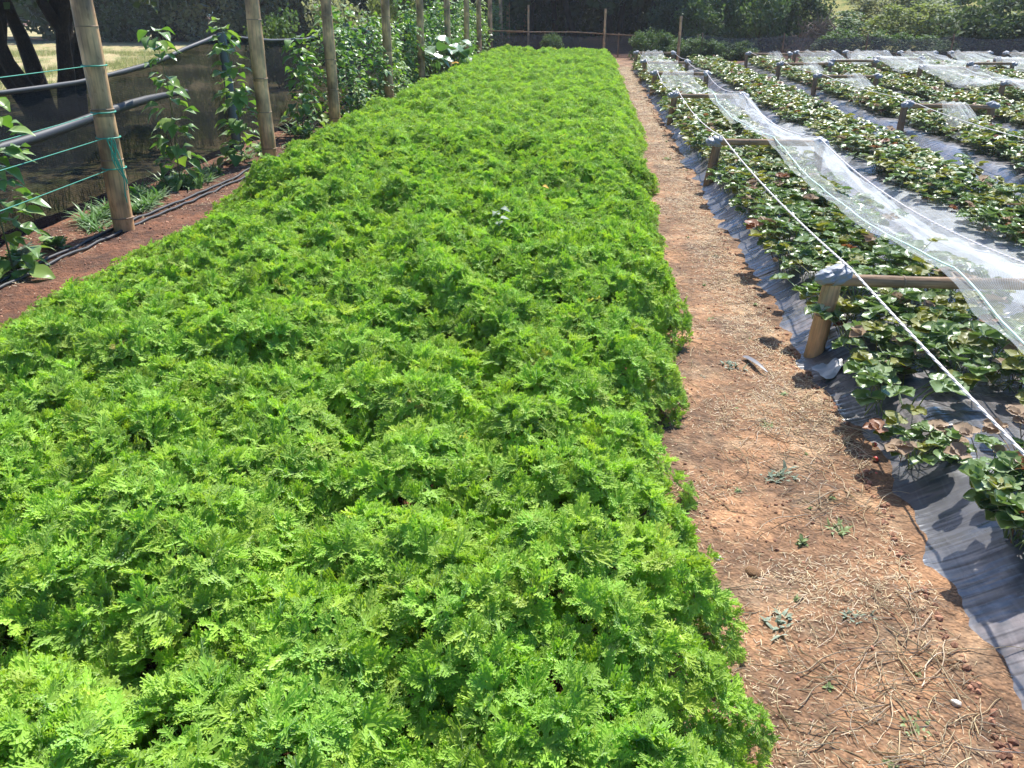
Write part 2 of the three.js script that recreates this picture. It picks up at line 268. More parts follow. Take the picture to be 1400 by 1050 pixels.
// ---------------------------------------------------------------- strawberry beds: mulch film
const FR = [{ l: 1.26, r: 2.24, zs: [0.2, -4.12, -8.55, -13.1, -17.4, -21.0, -24.8] }, { l: 4.28, r: 5.34, zs: [-3.4, -7.7, -12.1, -17.0, -20.4, -24.6] }, { l: 7.1, r: 8.15, zs: [-11.4, -15.7, -19.6, -22.8, -25.6] }, { l: 9.9, r: 10.9, zs: [-15.5, -19.4, -22.6, -25.5] }, { l: 12.7, r: 13.7, zs: [-19.5, -22.7, -25.6] }, { l: 5.72, r: 6.68, zs: [-21.6, -25.4] }, { l: 8.55, r: 9.45, zs: [-20.8, -25.5] }, { l: 11.35, r: 12.25, zs: [-21.2, -25.5] }];
const BEDS = [1.72, 3.26, 4.8, 6.2, 7.6, 9.0, 10.4, 11.8, 13.2], BED_Z = -26;
const edgeX = (z) => { const k = [[1, 1.10], [-1.6, 1.11], [-2.6, 1.10], [-3.1, 1.17], [-3.5, 1.18], [-4, 1.13], [-6, 1.10], [-40, 1.13]]; let b = 1.12; for (let i = 0; i < 7; i++) if (z <= k[i][0] && z > k[i + 1][0]) b = lerp(k[i][1], k[i + 1][1], (k[i][0] - z) / (k[i][0] - k[i + 1][0])); return b + 0.08 * (fbm(z * 1.7, 2, 141, 3) - 0.5) + 0.03 * (vnoise(z * 9, 4, 143) - 0.5); };
function mulchProfile(k, x, z) {
  const c = BEDS[k], l = k ? (BEDS[k - 1] + c) / 2 : edgeX(z), r = k < BEDS.length - 1 ? (c + BEDS[k + 1]) / 2 : c + 0.75;
  const side = x < c ? (x - l) / (k ? 0.32 : 0.36) : (r - x) / 0.32, t = sstep(0, 1, clamp(side));
  const onSide = t * (1 - t) * 4;
  return 0.012 + 0.145 * t * (0.9 + 0.2 * fbm(z * 0.8, k * 5, 145)) + (0.055 * onSide + 0.008) * (fbm(z * 7 + 0.6 * x, x * 1.5 + k * 9, 147, 3) - 0.5) + 0.012 * (fbm(x * 5, z * 5, 149 + k, 3) - 0.5);
}
BEDS.forEach((c, k) => {
  const l = k ? (BEDS[k - 1] + c) / 2 : 0, r = k < BEDS.length - 1 ? (c + BEDS[k + 1]) / 2 : c + 0.75, m = new MB(), nx = k < 2 ? 54 : 22, nz = k < 2 ? 760 : 160, z1 = k ? -1 : 0.6;
  m.grid(nx, nz, (u, v) => { const z = lerp(z1, BED_Z, Math.pow(v, k < 2 ? 1.7 : 1)), x = lerp(k ? l + 0.003 : edgeX(z), r - 0.003, u); return [x, mulchProfile(k, x, z), z]; }, (u, v, q) => [q[0] * 0.8, q[2] * 0.8]);
  tag(struct('mulch_film', m.geo(), M.mulch), ['grey plastic mulch film on the bed beside the soil path', 'grey plastic mulch film on the bed with the white net hanging along its furrow'][k] || 'grey plastic mulch film covering a strawberry bed farther across the field', 'mulch film', 'mulch films');
});

// ---------------------------------------------------------------- strawberry plants
function leaflet(m, R, L, mtx, nu, nv) {
  const cup = 0.25 + 0.4 * R(), droop = 0.02 + 0.2 * R(), pleat = 0.035 * L; const g = new MB();
  g.grid(nu, nv, (u, v) => {
    const s = (u - 0.5) * 2, t = v; let w = L * 0.52 * Math.sqrt(Math.max(0, 1 - Math.pow((t - 0.55) / (t < 0.55 ? 0.58 : 0.47), 2))); if (nv > 3 && Math.abs(s) > 0.9) w *= 1 + 0.06 * (v * nv % 2 ? 1 : -1);
    const z = L * t * (1 - 0.06 * s * s), y = cup * L * 0.55 * s * s * (1 - 0.3 * t) - droop * L * t * t + pleat * Math.cos(t * 20 - Math.abs(s) * 4) * Math.abs(s);
    return [s * w, y, z];
  });
  m.add(g, mtx);
}
function strawberryLeaf(seed, hi) {                             // stalk from the origin, tip about 0.13 m up and out along +z
  const R = rng(seed), m = new MB(), len = 0.10 + 0.07 * R(), lean = 0.35 + 0.65 * R(); const top = V(0, len * Math.cos(lean * 0.9), len * Math.sin(lean * 0.9) + 0.02);
  m.tube([V(0, 0, 0), V(0, top.y * 0.62, top.z * 0.4), top], 0.0022, 3, false);
  for (const a of [-1.25, 0, 1.25]) { const L = (a ? 0.050 : 0.056) * (0.85 + 0.35 * R()); leaflet(m, R, L, mat4(top.x, top.y, top.z, -0.1 + 0.5 * (R() - 0.5), a + (R() - 0.5) * 0.3, 0.35 * (R() - 0.5), 1), hi ? 6 : 2, hi ? 9 : 4); }
  return m;
}
const leafHi = [], leafHiMB = [], leafLoMB = []; for (let k = 0; k < 9; k++) { const a = strawberryLeaf(900 + k, true); leafHiMB.push(a); leafHi.push(a.geo()); leafLoMB.push(strawberryLeaf(930 + k, false)); }
function leafMatrices(R, n, spread = 1) { const out = []; for (let k = 0; k < n; k++) { const a = k * 2.4 + R() * 0.6, t = (k + 0.5) / n, outward = t * 0.9; out.push({ m: mat4((R() - 0.5) * 0.09 * spread, -0.01, (R() - 0.5) * 0.09 * spread, outward * 0.5 - 0.32, a, (R() - 0.5) * 0.3, 0.78 + 0.45 * R()), k: Math.floor(R() * 9), w: R() }); } return out; }
function berryGeo() { return new THREE.LatheGeometry([[0, -0.017], [0.004, -0.016], [0.009, -0.010], [0.0125, -0.001], [0.012, 0.006], [0.007, 0.011], [0, 0.012]].map((p) => new THREE.Vector2(p[0], p[1])), 10); }
const berry = berryGeo(); const calyx = (() => { const m = new MB(); for (let k = 0; k < 6; k++) { const g = new MB(); g.grid(1, 2, (u, v) => [(u - 0.5) * 0.006 * (1 - v), 0.002 * Math.sin(v * 2), 0.012 * v]); m.add(g, mat4(0, 0, 0, 0, k * 1.047, 0, 1)); } return m.geo(); })();
function strawberryPlant(R, n, label, group, opt = {}) {          // leaf by leaf
  const o = thing('strawberry_plant', label, 'strawberry plant', group);
  for (const e of leafMatrices(R, n, opt.spread)) { const mt = e.w < (opt.dead || 0.05) ? M.deadLeaf : e.w < (opt.dead || 0.05) + (opt.red || 0.04) ? M.strawberryRed : e.w < 0.30 ? M.strawberryOlive : M.strawberry; part('leaf', leafHi[e.k], mt, o).applyMatrix4(e.m); }
  for (const b of opt.berries || []) { const f = part('fruit', berry, M.berry, o); f.position.set(...b); f.rotation.set(0.9, 0, 0.9); f.scale.setScalar(0.9); const cap = part('calyx', calyx, M.strawberry, f); cap.position.y = 0.0115; }
  return o;
}
const mulchAt = (x, z) => { let k = 0; while (k < BEDS.length - 1 && x > (BEDS[k] + BEDS[k + 1]) / 2) k++; return mulchProfile(k, x, z); };
const put = (o, x, z, turn, s = 1) => { o.position.set(x, mulchAt(x, z) - 0.002, z); o.rotation.y = turn; o.scale.setScalar(s); return o; };
{
  const R = rng(77);
  put(strawberryPlant(R, 56, 'large leafy strawberry plant with one red fruit and its shadow on bare film', null, { spread: 1.1, berries: [[-0.12, 0.012, 0.15]] }), 1.45, -2.32, 0.3, 1.2);
  put(strawberryPlant(R, 26, 'thin strawberry plant with red fruit at the film edge by the red soil', null, { spread: 1.1, red: 0.08, dead: 0.10, berries: [[-0.15, -0.055, 0.02], [-0.13, -0.03, -0.07], [-0.11, -0.01, -0.16]] }), 1.32, -2.93, 0, 0.95);
  put(strawberryPlant(R, 9, 'small half withered strawberry plant alone on the film', null, { dead: 0.4, red: 0.2 }), 1.47, -2.68, 1, 0.9);
  put(strawberryPlant(R, 12, 'withered brown strawberry plant under the white rope', null, { dead: 0.75 }), 1.64, -2.86, 2, 1);
  put(strawberryPlant(R, 5, 'dry pale strawberry leaves lying on the film', null, { dead: 0.9 }), 1.36, -1.72, 1, 0.8);
  // the other plants, two rows on each bed
  const spots = [];
  BEDS.forEach((c, k) => { for (const row of k ? [-0.25, -0.02, 0.2] : [-0.33, -0.03, 0.26]) for (let z = -1.6 - 0.1 * (row > -0.1); z > BED_Z + 0.4; z -= 0.31) { const x = c + row + (R() - 0.5) * 0.11, zz = z + (R() - 0.5) * 0.14; if (k === 0 && row < 0 && zz > -3.3) continue; if (k === 0 && row > 0 && zz > -2.95) continue; if (R() < 0.07) continue; if (inView(x, 0.3, zz, 0.18)) spots.push([x, zz, camera.position.distanceTo(V(x, 0.2, zz)), R() * 6.28, 0.86 + 0.5 * R(), Math.floor(R() * 6), k]); } });
  spots.sort((a, b) => a[2] - b[2]);
  const far = []; for (let k = 0; k < 6; k++) { const R2 = rng(300 + k), set = [new MB(), new MB(), new MB(), new MB()]; for (const e of leafMatrices(R2, 28, 2.0)) set[e.w < 0.045 ? 3 : e.w < 0.075 ? 2 : e.w < 0.36 ? 1 : 0].add(leafLoMB[e.k], e.m); far.push(set.map((s) => s.i.length ? s.geo() : null)); }
  const mats = [M.strawberry, M.strawberryOlive, M.strawberryRed, M.deadLeaf], names = ['green_leaves', 'olive_leaves', 'red_leaves', 'dry_leaves'], rest = [[], [], [], [], [], []];
  const bay = (zs, z) => { let k = 0; while (k < zs.length && z < zs[k]) k++; return k; }, ordinal = ['start', 'first', 'second', 'third', 'fourth', 'fifth', 'sixth', 'seventh', 'last'];
  const rowLabel = ['strawberry plant in the rows of the bed beside the soil path', 'strawberry plant on the bed between the net furrow and the next bamboo trestles', 'strawberry plant under the bamboo trestles of the second framed bed'], other = 'strawberry plant on one of the beds farther across the field';
  spots.forEach((s, n) => {
    const where = bay(FR[s[6] < 2 ? 0 : 1].zs, s[1]), side = s[0] < BEDS[s[6]] ? 'left' : 'right', lab = s[6] < 3 ? `strawberry plant on the ${['path side', 'second', 'third'][s[6]]} bed, ${s[0] < BEDS[s[6]] ? 'row nearer the path' : 'row farther from the path'}, after the ${ordinal[where]} trestle` : other, grp = ['strawberry plants of the bed by the path', 'strawberry plants of the second bed', 'strawberry plants of the third bed'][s[6]] || 'strawberry plants of the far beds', grp2 = s[6] < 3 ? `${grp}, ${side} row, bay ${where}` : grp;
    if (n < 62) put(strawberryPlant(R, 26, lab, grp2, { spread: 2.1, red: 0.025, dead: 0.04, berries: R() < 0.15 ? [[0.10 * (R() - 0.5), 0.03, 0.12]] : [] }), s[0], s[1], s[3], s[4]);
    else if (n < 300) { const o = thing('strawberry_plant', lab, 'strawberry plant', grp2); far[s[5]].forEach((g, j) => g && part(names[j], g, mats[j], o)); put(o, s[0], s[1], s[3], s[4]); }
    else rest[s[5]].push({ m: mat4(s[0], mulchAt(s[0], s[1]), s[1], 0, s[3], 0, s[4]) });
  });
  console.log('strawberries', spots.length);
  const more = thing('strawberry_rows', 'distant strawberry plants merging into rows', 'strawberry rows'); more.userData.kind = 'stuff';
  rest.forEach((l, k) => far[k].forEach((g, j) => g && l.length && copies('rows', g, mats[j], l, more)));
}

// ---------------------------------------------------------------- bamboo
function culm(len, r0, r1, nodes, seed, bow = 0.01) {
  const R = rng(seed), n = Math.max(8, Math.round(len / 0.12)), pts = [], a = R() * 6.28; for (let k = 0; k <= n; k++) { const t = k / n, b = bow * Math.sin(Math.PI * t); pts.push(V(Math.cos(a) * b, len * t, Math.sin(a) * b)); }
  return { g: new MB().tube(pts, (t) => lerp(r0, r1, t) * (1 + 0.03 * Math.sin(t * 19 + seed)), 12).geo(), at: (t) => V(Math.cos(a) * bow * Math.sin(Math.PI * t), len * t, Math.sin(a) * bow * Math.sin(Math.PI * t)), r: (t) => lerp(r0, r1, t) };
}
const ringGeo = new THREE.TorusGeometry(1, 0.085, 5, 14).rotateX(Math.PI / 2);
function bambooParts(o, len, r0, r1, ts, seed, mat = M.bamboo, name = 'culm', m4) {
  const c = culm(len, r0, r1, 0, seed, 0.006 * len), a = part(name, c.g, mat, o); if (m4) a.applyMatrix4(m4);
  for (const t of ts) { const r = part('node_ring', ringGeo, M.bambooNode, a), rr = c.r(t) * 1.0; r.position.copy(c.at(t)); r.scale.set(rr, 0.055, rr); }
  return a;
}
{
  const zs = [-6.25, -9.45, -12.25, -15.7, -18.9, -22.6, -25.9, -29.4, -32.6, -36.2, -39.6, -42.8, -46.0, -49.5], R = rng(51);
  zs.forEach((z, k) => {
    const o = thing('bamboo_post', k === 0 ? 'thick bamboo trellis post with tangled green twine tied round it' : k === 1 ? 'thick bamboo trellis post beside the grey green shade cloth post' : 'tall bamboo trellis post in the row along the geranium bed', 'post', k > 1 ? 'bamboo trellis posts' : undefined);
    const x = -3.66 + (R() - 0.5) * 0.06; o.position.set(x, -0.08, z); o.rotation.set((R() - 0.5) * 0.03, R() * 6, (R() - 0.5) * 0.03);
    const h = k > 9 ? 2.5 : 2.75, f = 0.30 + 0.03 * R(); bambooParts(o, h, 0.082, 0.074, [0.09, f - 0.06, f + 0.08, 0.58, 0.74, 0.88].map((t) => t + (R() - 0.5) * 0.03), 60 + k);
  });
  for (const [px, z, h, lab] of [[-2.35, -33.5, 1.66, 'short bamboo post at the end of the geranium bed'], [0.45, -30.6, 1.55, 'lone bamboo post behind the geranium bed'], [2.62, -27.0, 1.37, 'lone bamboo post in front of the vine covered fence']]) {
    const o = thing('bamboo_stake', lab, 'post'); o.position.set(px, -0.05, z); bambooParts(o, h + 0.05, 0.045, 0.04, [0.3, 0.62, 0.9], 90 + Math.round(z));
  }
}
// ---------------------------------------------------------------- trellis twine on the post line
{
  const line = (h0, h1, label, sag = 0.01) => { const pts = []; for (let k = 0; k <= 14; k++) { const t = k / 14; pts.push(V(-3.66, lerp(h0, h1, t) - sag * Math.sin(Math.PI * t), lerp(-6.25, -2.6, t))); } solo('green_twine', new MB().tube(pts, 0.0032, 5).geo(), M.twine, label, 'twine'); };
  line(1.285, 1.30, 'highest green twine strung from the bamboo post'); line(0.955, 0.92, 'second highest green twine strung from the bamboo post', 0.03); line(0.77, 0.735, 'green twine strung just above the lowest one'); line(0.54, 0.50, 'lowest green twine strung above the weeds');
  const o = thing('twine_tangle', 'loose hank of green twine hanging from the knot on the post', 'twine'), R = rng(8);
  for (let k = 0; k < 7; k++) { const a0 = -0.2 + 0.5 * R(), pts = []; for (let j = 0; j <= 10; j++) { const t = j / 10, ang = a0 + 0.5 * t + 0.25 * Math.sin(t * 5 + k); pts.push(V(-3.66 + 0.091 * Math.sin(ang + 0.55), 0.775 - (0.22 + 0.32 * (k / 7)) * t, -6.25 + 0.091 * Math.cos(ang + 0.55))); } part('strand', new MB().tube(pts, 0.004, 5).geo(), M.twine, o); }
  for (const h of [1.285, 0.955, 0.77, 0.54]) { const t = part('knot', new THREE.TorusGeometry(0.086, 0.006, 6, 20).rotateX(Math.PI / 2), M.twine, o); t.position.set(-3.66, h, -6.25); }
}

// ---------------------------------------------------------------- black shade cloth fence behind the trellis
const clothTop = (z) => { const k = [[0, 1.36], [-4.2, 1.3], [-6.2, 1.09], [-7.2, 1.08], [-8.5, 1.14], [-10.2, 1.36], [-11.9, 1.24], [-13.5, 1.2], [-15.6, 1.3], [-18, 1.18], [-21, 1.3], [-24, 1.2], [-27, 1.3], [-31, 1.2], [-36, 1.3]]; for (let i = 0; i < k.length - 1; i++) if (z >= k[i + 1][0]) { const t = (k[i][0] - z) / (k[i][0] - k[i + 1][0]); return lerp(k[i][1], k[i + 1][1], t); } return 1.3; };
{
  const X = (y, z) => -4.4 + 0.09 * (fbm(z * 0.9, y * 0.8, 151, 3) - 0.5) + 0.03 * (fbm(z * 4, y * 3, 153, 3) - 0.5);
  const o = thing('shade_cloth_fence', 'black shade cloth fence sagging between posts behind the bamboo trellis', 'fence'), m = new MB();
  m.grid(260, 16, (u, v) => { const z = lerp(-2, -36, u), y = lerp(0.02, clothTop(z), v); return [X(y, z), y, z]; }, (u, v, q) => [q[2], q[1]]);
  part('cloth', m.geo(), M.shadeCloth, o);
  const pts = []; for (let k = 0; k <= 130; k++) { const z = lerp(-2, -36, k / 130); pts.push(V(X(clothTop(z), z), clothTop(z), z)); }
  part('top_hem', new MB().tube(pts, (t) => 0.018 + 0.01 * vnoise(t * 90, 1, 155), 7).geo(), M.hose, o);
  for (const z of [-4.2, -10.2, -15.6, -21, -27]) { const p = part('post', new MB().tube([V(0, -0.05, 0), V(0.005, 0.7, 0), V(0, 1.39, 0)], 0.055, 8).geo(), M.greenPost, o); p.position.set(-4.33, 0, z); }
  const hp = []; for (let k = 0; k <= 20; k++) { const t = k / 20; hp.push(V(-4.28 + 0.02 * Math.sin(t * 4), 0.74 + 0.10 * sstep(0.35, 0.9, t) + 0.015 * Math.sin(t * 9), lerp(-3.0, -9.0, t))); }
  solo('black_pipe', new MB().tube(hp, (t) => 0.042 - 0.016 * sstep(0.8, 1, t), 10).geo(), M.hose, 'thick black pipe slung along the shade cloth', 'pipe');
  for (const [x0, x1, lab] of [[-3.83, -3.50, 'black drip hose running against the foot of the bamboo post'], [-3.73, -3.41, 'black drip hose next to the bare red soil']]) {
    const p = []; for (let k = 0; k <= 60; k++) { const t = k / 60, z = lerp(-3.0, -12, t), x = lerp(x0 - 0.1, x1 - 0.06, Math.pow(t, 0.7)) + 0.008 * Math.sin(z * 1.6 + x0); p.push(V(x, stripY(x, z) + 0.014, z)); } solo('drip_hose', new MB().tube(p, 0.0125, 7).geo(), M.hose, lab, 'hose');
  }
}

// ---------------------------------------------------------------- climbing vines and plants along the trellis
function vineLeaf(seed, L = 0.075) {                                       // glossy pointed leaf, stalk at the origin, folded and drooping
  const R = rng(seed), m = new MB(), fold = 0.2 + 0.35 * R(), dr = 0.35 + 0.5 * R();
  m.grid(4, 5, (u, v) => { const s = (u - 0.5) * 2, w = L * 0.42 * Math.pow(Math.sin(Math.PI * clamp(0.05 + 0.95 * v, 0, 0.995)), 0.75) * (1.15 - 0.35 * v) + (v > 0.25 && v < 0.7 ? 0.06 * L : 0); return [s * w, fold * w * Math.abs(s) - dr * L * v * v + 0.04 * L * Math.sin(v * 9 + seed), 0.02 + L * v]; });
  m.tube([V(0, 0, 0), V(0, 0.004, 0.02)], 0.0015, 3, false); return m;
}
const vs = []; for (let k = 0; k < 6; k++) vs.push(vineLeaf(1260 + k, 0.085));
const vl = [], vlg = []; for (let k = 0; k < 6; k++) { const a = vineLeaf(1200 + k, 0.105); vl.push(a); vlg.push(a.geo()); }
function vineShape(R, h, n, wide, thick) {                                 // stem points and leaf matrices
  const pts = [], ph = R() * 6; for (let k = 0; k <= 16; k++) { const t = k / 16; pts.push(V(0.05 * Math.sin(t * 5 + ph) * wide, h * t, 0.10 * Math.sin(t * 3.3 + ph) * wide)); }
  const out = []; for (let k = 0; k < n; k++) { const t = Math.pow(R(), thick), p = pts[Math.min(16, Math.round(t * 16))], a = R() * 6.28, rr = (0.02 + 0.17 * R() * wide) * lerp(1.5, 0.55, t); out.push({ m: mat4(p.x + Math.sin(a) * rr * 0.8, p.y + (R() - 0.4) * 0.1, p.z + Math.cos(a) * rr, -0.15 + (R() - 0.5) * 0.9, a + (R() - 0.5), (R() - 0.5) * 0.8, 0.7 + 0.7 * R()), k: Math.floor(R() * 6) }); }
  return { pts, out };
}
{
  const R = rng(404);
  const pz = [-6.25, -9.45, -12.25, -15.7, -18.9, -22.6, -25.9, -29.4, -32.6, -36.2, -39.6, -42.8], nm = ['first', 'second', 'third', 'fourth', 'fifth', 'sixth', 'seventh', 'eighth', 'ninth', 'tenth', 'eleventh', 'twelfth'], nth = (z) => { let k = 0; while (k < 10 && z < pz[k + 1]) k++; return `${nm[k]} and ${nm[k + 1]}`; };
  const detailed = [[-3.86, -5.15, 1.18, 150, 1.0, 1.5, 'leafy vine climbing the green twine in front of the black cloth'], [-4.02, -8.0, 1.42, 105, 0.6, 1.1, 'slender vine climbing between the first two bamboo posts'], [-3.92, -9.35, 1.5, 135, 0.8, 1.2, 'vine climbing up close behind the second bamboo post'], [-3.85, -11.4, 1.25, 150, 1.1, 1.5, 'bushy low vine with a curved tip before the third bamboo post']];
  for (const [x, z, h, n, w, th, lab] of detailed) { const o = thing('climbing_vine', lab, 'vine'), s = vineShape(R, h, n, w, th); part('stem', new MB().tube(s.pts, (t) => 0.007 - 0.004 * t, 5).geo(), M.vineStem, o); for (const e of s.out) part('leaf', vlg[e.k], e.k < 2 ? M.vineYoung : M.vine, o).applyMatrix4(e.m); o.position.set(x, 0, z); }
  for (let z = -12.7, k = 0; z > -40; z -= 0.62 + 0.0 * k, k++) {
    const h = 1.15 + 0.75 * R(), o = thing('climbing_vine', `dense vine on the trellis between the ${nth(z)} bamboo posts`, 'vine', `dense vines, bay ${nth(z)}`), s = vineShape(R, h, 210, 1.7, 1.1), m = new MB(); for (const e of s.out) m.add(vs[e.k], e.m);
    part('stem', new MB().tube(s.pts, 0.007, 4).geo(), M.vineStem, o); part('foliage', m.geo(), k % 3 ? M.vine : M.vineYoung, o); o.position.set(-3.95 + (R() - 0.5) * 0.3, 0, z + (R() - 0.5) * 0.3);
  }
  // broad shiny leaved plant at the bed edge
  const big = thing('broad_leaf_plant', 'broad leaved plant with shiny leaves and a yellow flower beside the bed', 'plant'), bl = []; for (let k = 0; k < 4; k++) { const m = new MB(), R2 = rng(40 + k); m.grid(6, 6, (u, v) => { const s = (u - 0.5) * 2, w = 0.16 * Math.pow(Math.sin(Math.PI * clamp(0.04 + 0.94 * v)), 0.6); return [s * w, 0.06 * Math.abs(s) * w / 0.16 - 0.12 * v * v + 0.012 * Math.sin(v * 11 + k), 0.30 * v]; }); bl.push(m.geo()); }
  for (let k = 0; k < 34; k++) { const a = R() * 6.28, r = 0.75 * Math.sqrt(R()), h = 0.35 + 0.5 * R() * (1 - r * 0.5), x = Math.sin(a) * r * 0.5, z = Math.cos(a) * r * 1.9; const l = part('leaf', bl[k % 4], M.bigLeaf, big); l.applyMatrix4(mat4(x, h, z, -0.1 + (R() - 0.5) * 0.8, R() * 6.28, (R() - 0.5) * 0.5, 0.8 + 0.5 * R())); part('stalk', new MB().tube([V(x * 0.4, 0, z * 0.5), V(x * 0.8, h * 0.6, z * 0.85), V(x, h, z)], 0.008, 5, false).geo(), M.vineStem, big); }
  for (let k = 0; k < 6; k++) { const p = part('petal', bl[0], M.flower, big); p.applyMatrix4(mat4(0.42, 0.42, 1.4, -0.5, k * 1.05, 0, 0.3)); }
  big.position.set(-3.45, 0, -20.6); big.scale.setScalar(1.25);
  // strap leaved tufts and low weeds along the foot of the trellis
  const tuft = (R2, n, L) => { const m = new MB(); for (let k = 0; k < n; k++) { const a = R2() * 6.28, l = L * (0.6 + 0.6 * R2()), le = 0.4 + 0.6 * R2(), w = 0.006 + 0.004 * R2(), g = new MB(); g.grid(1, 4, (u, v) => [(u - 0.5) * 2 * w * (1 - v * v), l * (v * Math.cos(le) - 0.55 * v * v * le), l * v * Math.sin(le + 0.25)]); m.add(g, mat4((R2() - 0.5) * 0.1, 0, (R2() - 0.5) * 0.1, 0, a, 0, 1)); } return m.geo(); };
  const tg = [0, 1, 2, 3].map((k) => tuft(rng(60 + k), 34, 0.22));
  for (let k = 0; k < 46; k++) { const z = k < 24 ? -6.4 - 2.0 * R() : -5.6 - 6.5 * R(), x = -4.12 + 0.34 * (R() - 0.35) + 0.10 * sstep(-8, -6, z); const o = solo('strap_leaf_tuft', tg[k % 4], M.strap, 'low tuft of narrow green leaves at the foot of the shade cloth', 'tuft', 'leafy tufts under the trellis'); o.position.set(x, stripY(x, z) - 0.005, z); o.rotation.y = R() * 6; o.scale.setScalar(0.7 + 0.6 * R()); }
  const wl = (R2, n, s) => { const m = new MB(); for (let k = 0; k < n; k++) { const a = k * 2.4 + R2(), up = 0.2 + 0.9 * R2(), l = s * (0.6 + 0.7 * R2()), g = new MB(); g.grid(2, 3, (u, v) => { const q = (u - 0.5) * 2; return [q * l * 0.22 * Math.sin(Math.PI * (0.08 + 0.9 * v)), 0.1 * l * Math.abs(q) + l * v * Math.sin(up) - 0.3 * l * v * v, l * v * Math.cos(up)]; }); m.add(g, mat4(0, s * 0.7 * R2() * (k % 2), 0, 0, a, 0, 1)); } return m.geo(); };
  const wg = [0, 1, 2, 3, 4].map((k) => (k % 2 ? tuft(rng(80 + k), 26, 0.055) : wl(rng(80 + k), 34, 0.024))), bw = [0, 1, 2].map((k) => wl(rng(90 + k), 26, 0.09));
  for (let k = 0; k < 46; k++) { const z = k < 14 ? -5.0 - 5.2 * R() : -9 - 13 * R(), x = (k < 14 ? -3.98 : -3.74) + 0.24 * (R() - 0.5); const o = solo('leafy_weed', bw[k % 3], M.vine, 'leafy green weed on the litter under the trellis', 'weed', 'weeds under the trellis'); o.position.set(x, stripY(x, z), z); o.rotation.y = R() * 6; o.scale.setScalar(0.7 + 0.7 * R()); }
  for (const [x, z] of [[-4.05, -5.55], [-3.96, -5.35]]) { const o = solo('grey_weed', bw[1], M.greyWeed, 'small grey green weed on the litter beside the drip hoses', 'weed', 'grey weeds by the hoses'); o.position.set(x, stripY(x, z), z); }
  // weeds on the path
  const pw = [[0.70, -2.12], [0.86, -2.05], [0.78, -2.42], [0.93, -2.52], [0.86, -2.64], [0.96, -2.72], [0.80, -2.88], [0.94, -3.05], [0.83, -3.3], [0.72, -3.45], [0.97, -3.62], [0.78, -3.95], [0.92, -4.3], [0.74, -4.6], [1.06, -4.9], [0.8, -5.3], [0.98, -6.0], [0.82, -6.5], [1.03, -7.0], [0.9, -7.8], [1.06, -8.2], [0.98, -8.9], [1.1, -9.4], [0.95, -10.2], [1.05, -11.5], [0.62, -2.75], [0.6, -3.8], [0.7, -1.75], [0.88, -1.62], [0.96, -1.82], [0.78, -1.5], [0.63, -2.0]];
  pw.forEach(([x, z], k) => { const gr = k % 5 === 1, o = solo('path_weed', wg[k % 5], gr ? M.greyWeed : M.weed, gr ? 'tiny grey green weed growing in the path' : 'tiny green weed growing in the soil path', 'weed', gr ? 'grey weeds in the path' : 'green weeds in the path'); o.position.set(x, pathY(x, z) - 0.004, z); o.rotation.y = R() * 6; const ws = 0.35 + 0.65 * R(); o.scale.set(ws, ws * (0.5 + 0.7 * R()), ws * (0.7 + 0.6 * R())); });
}

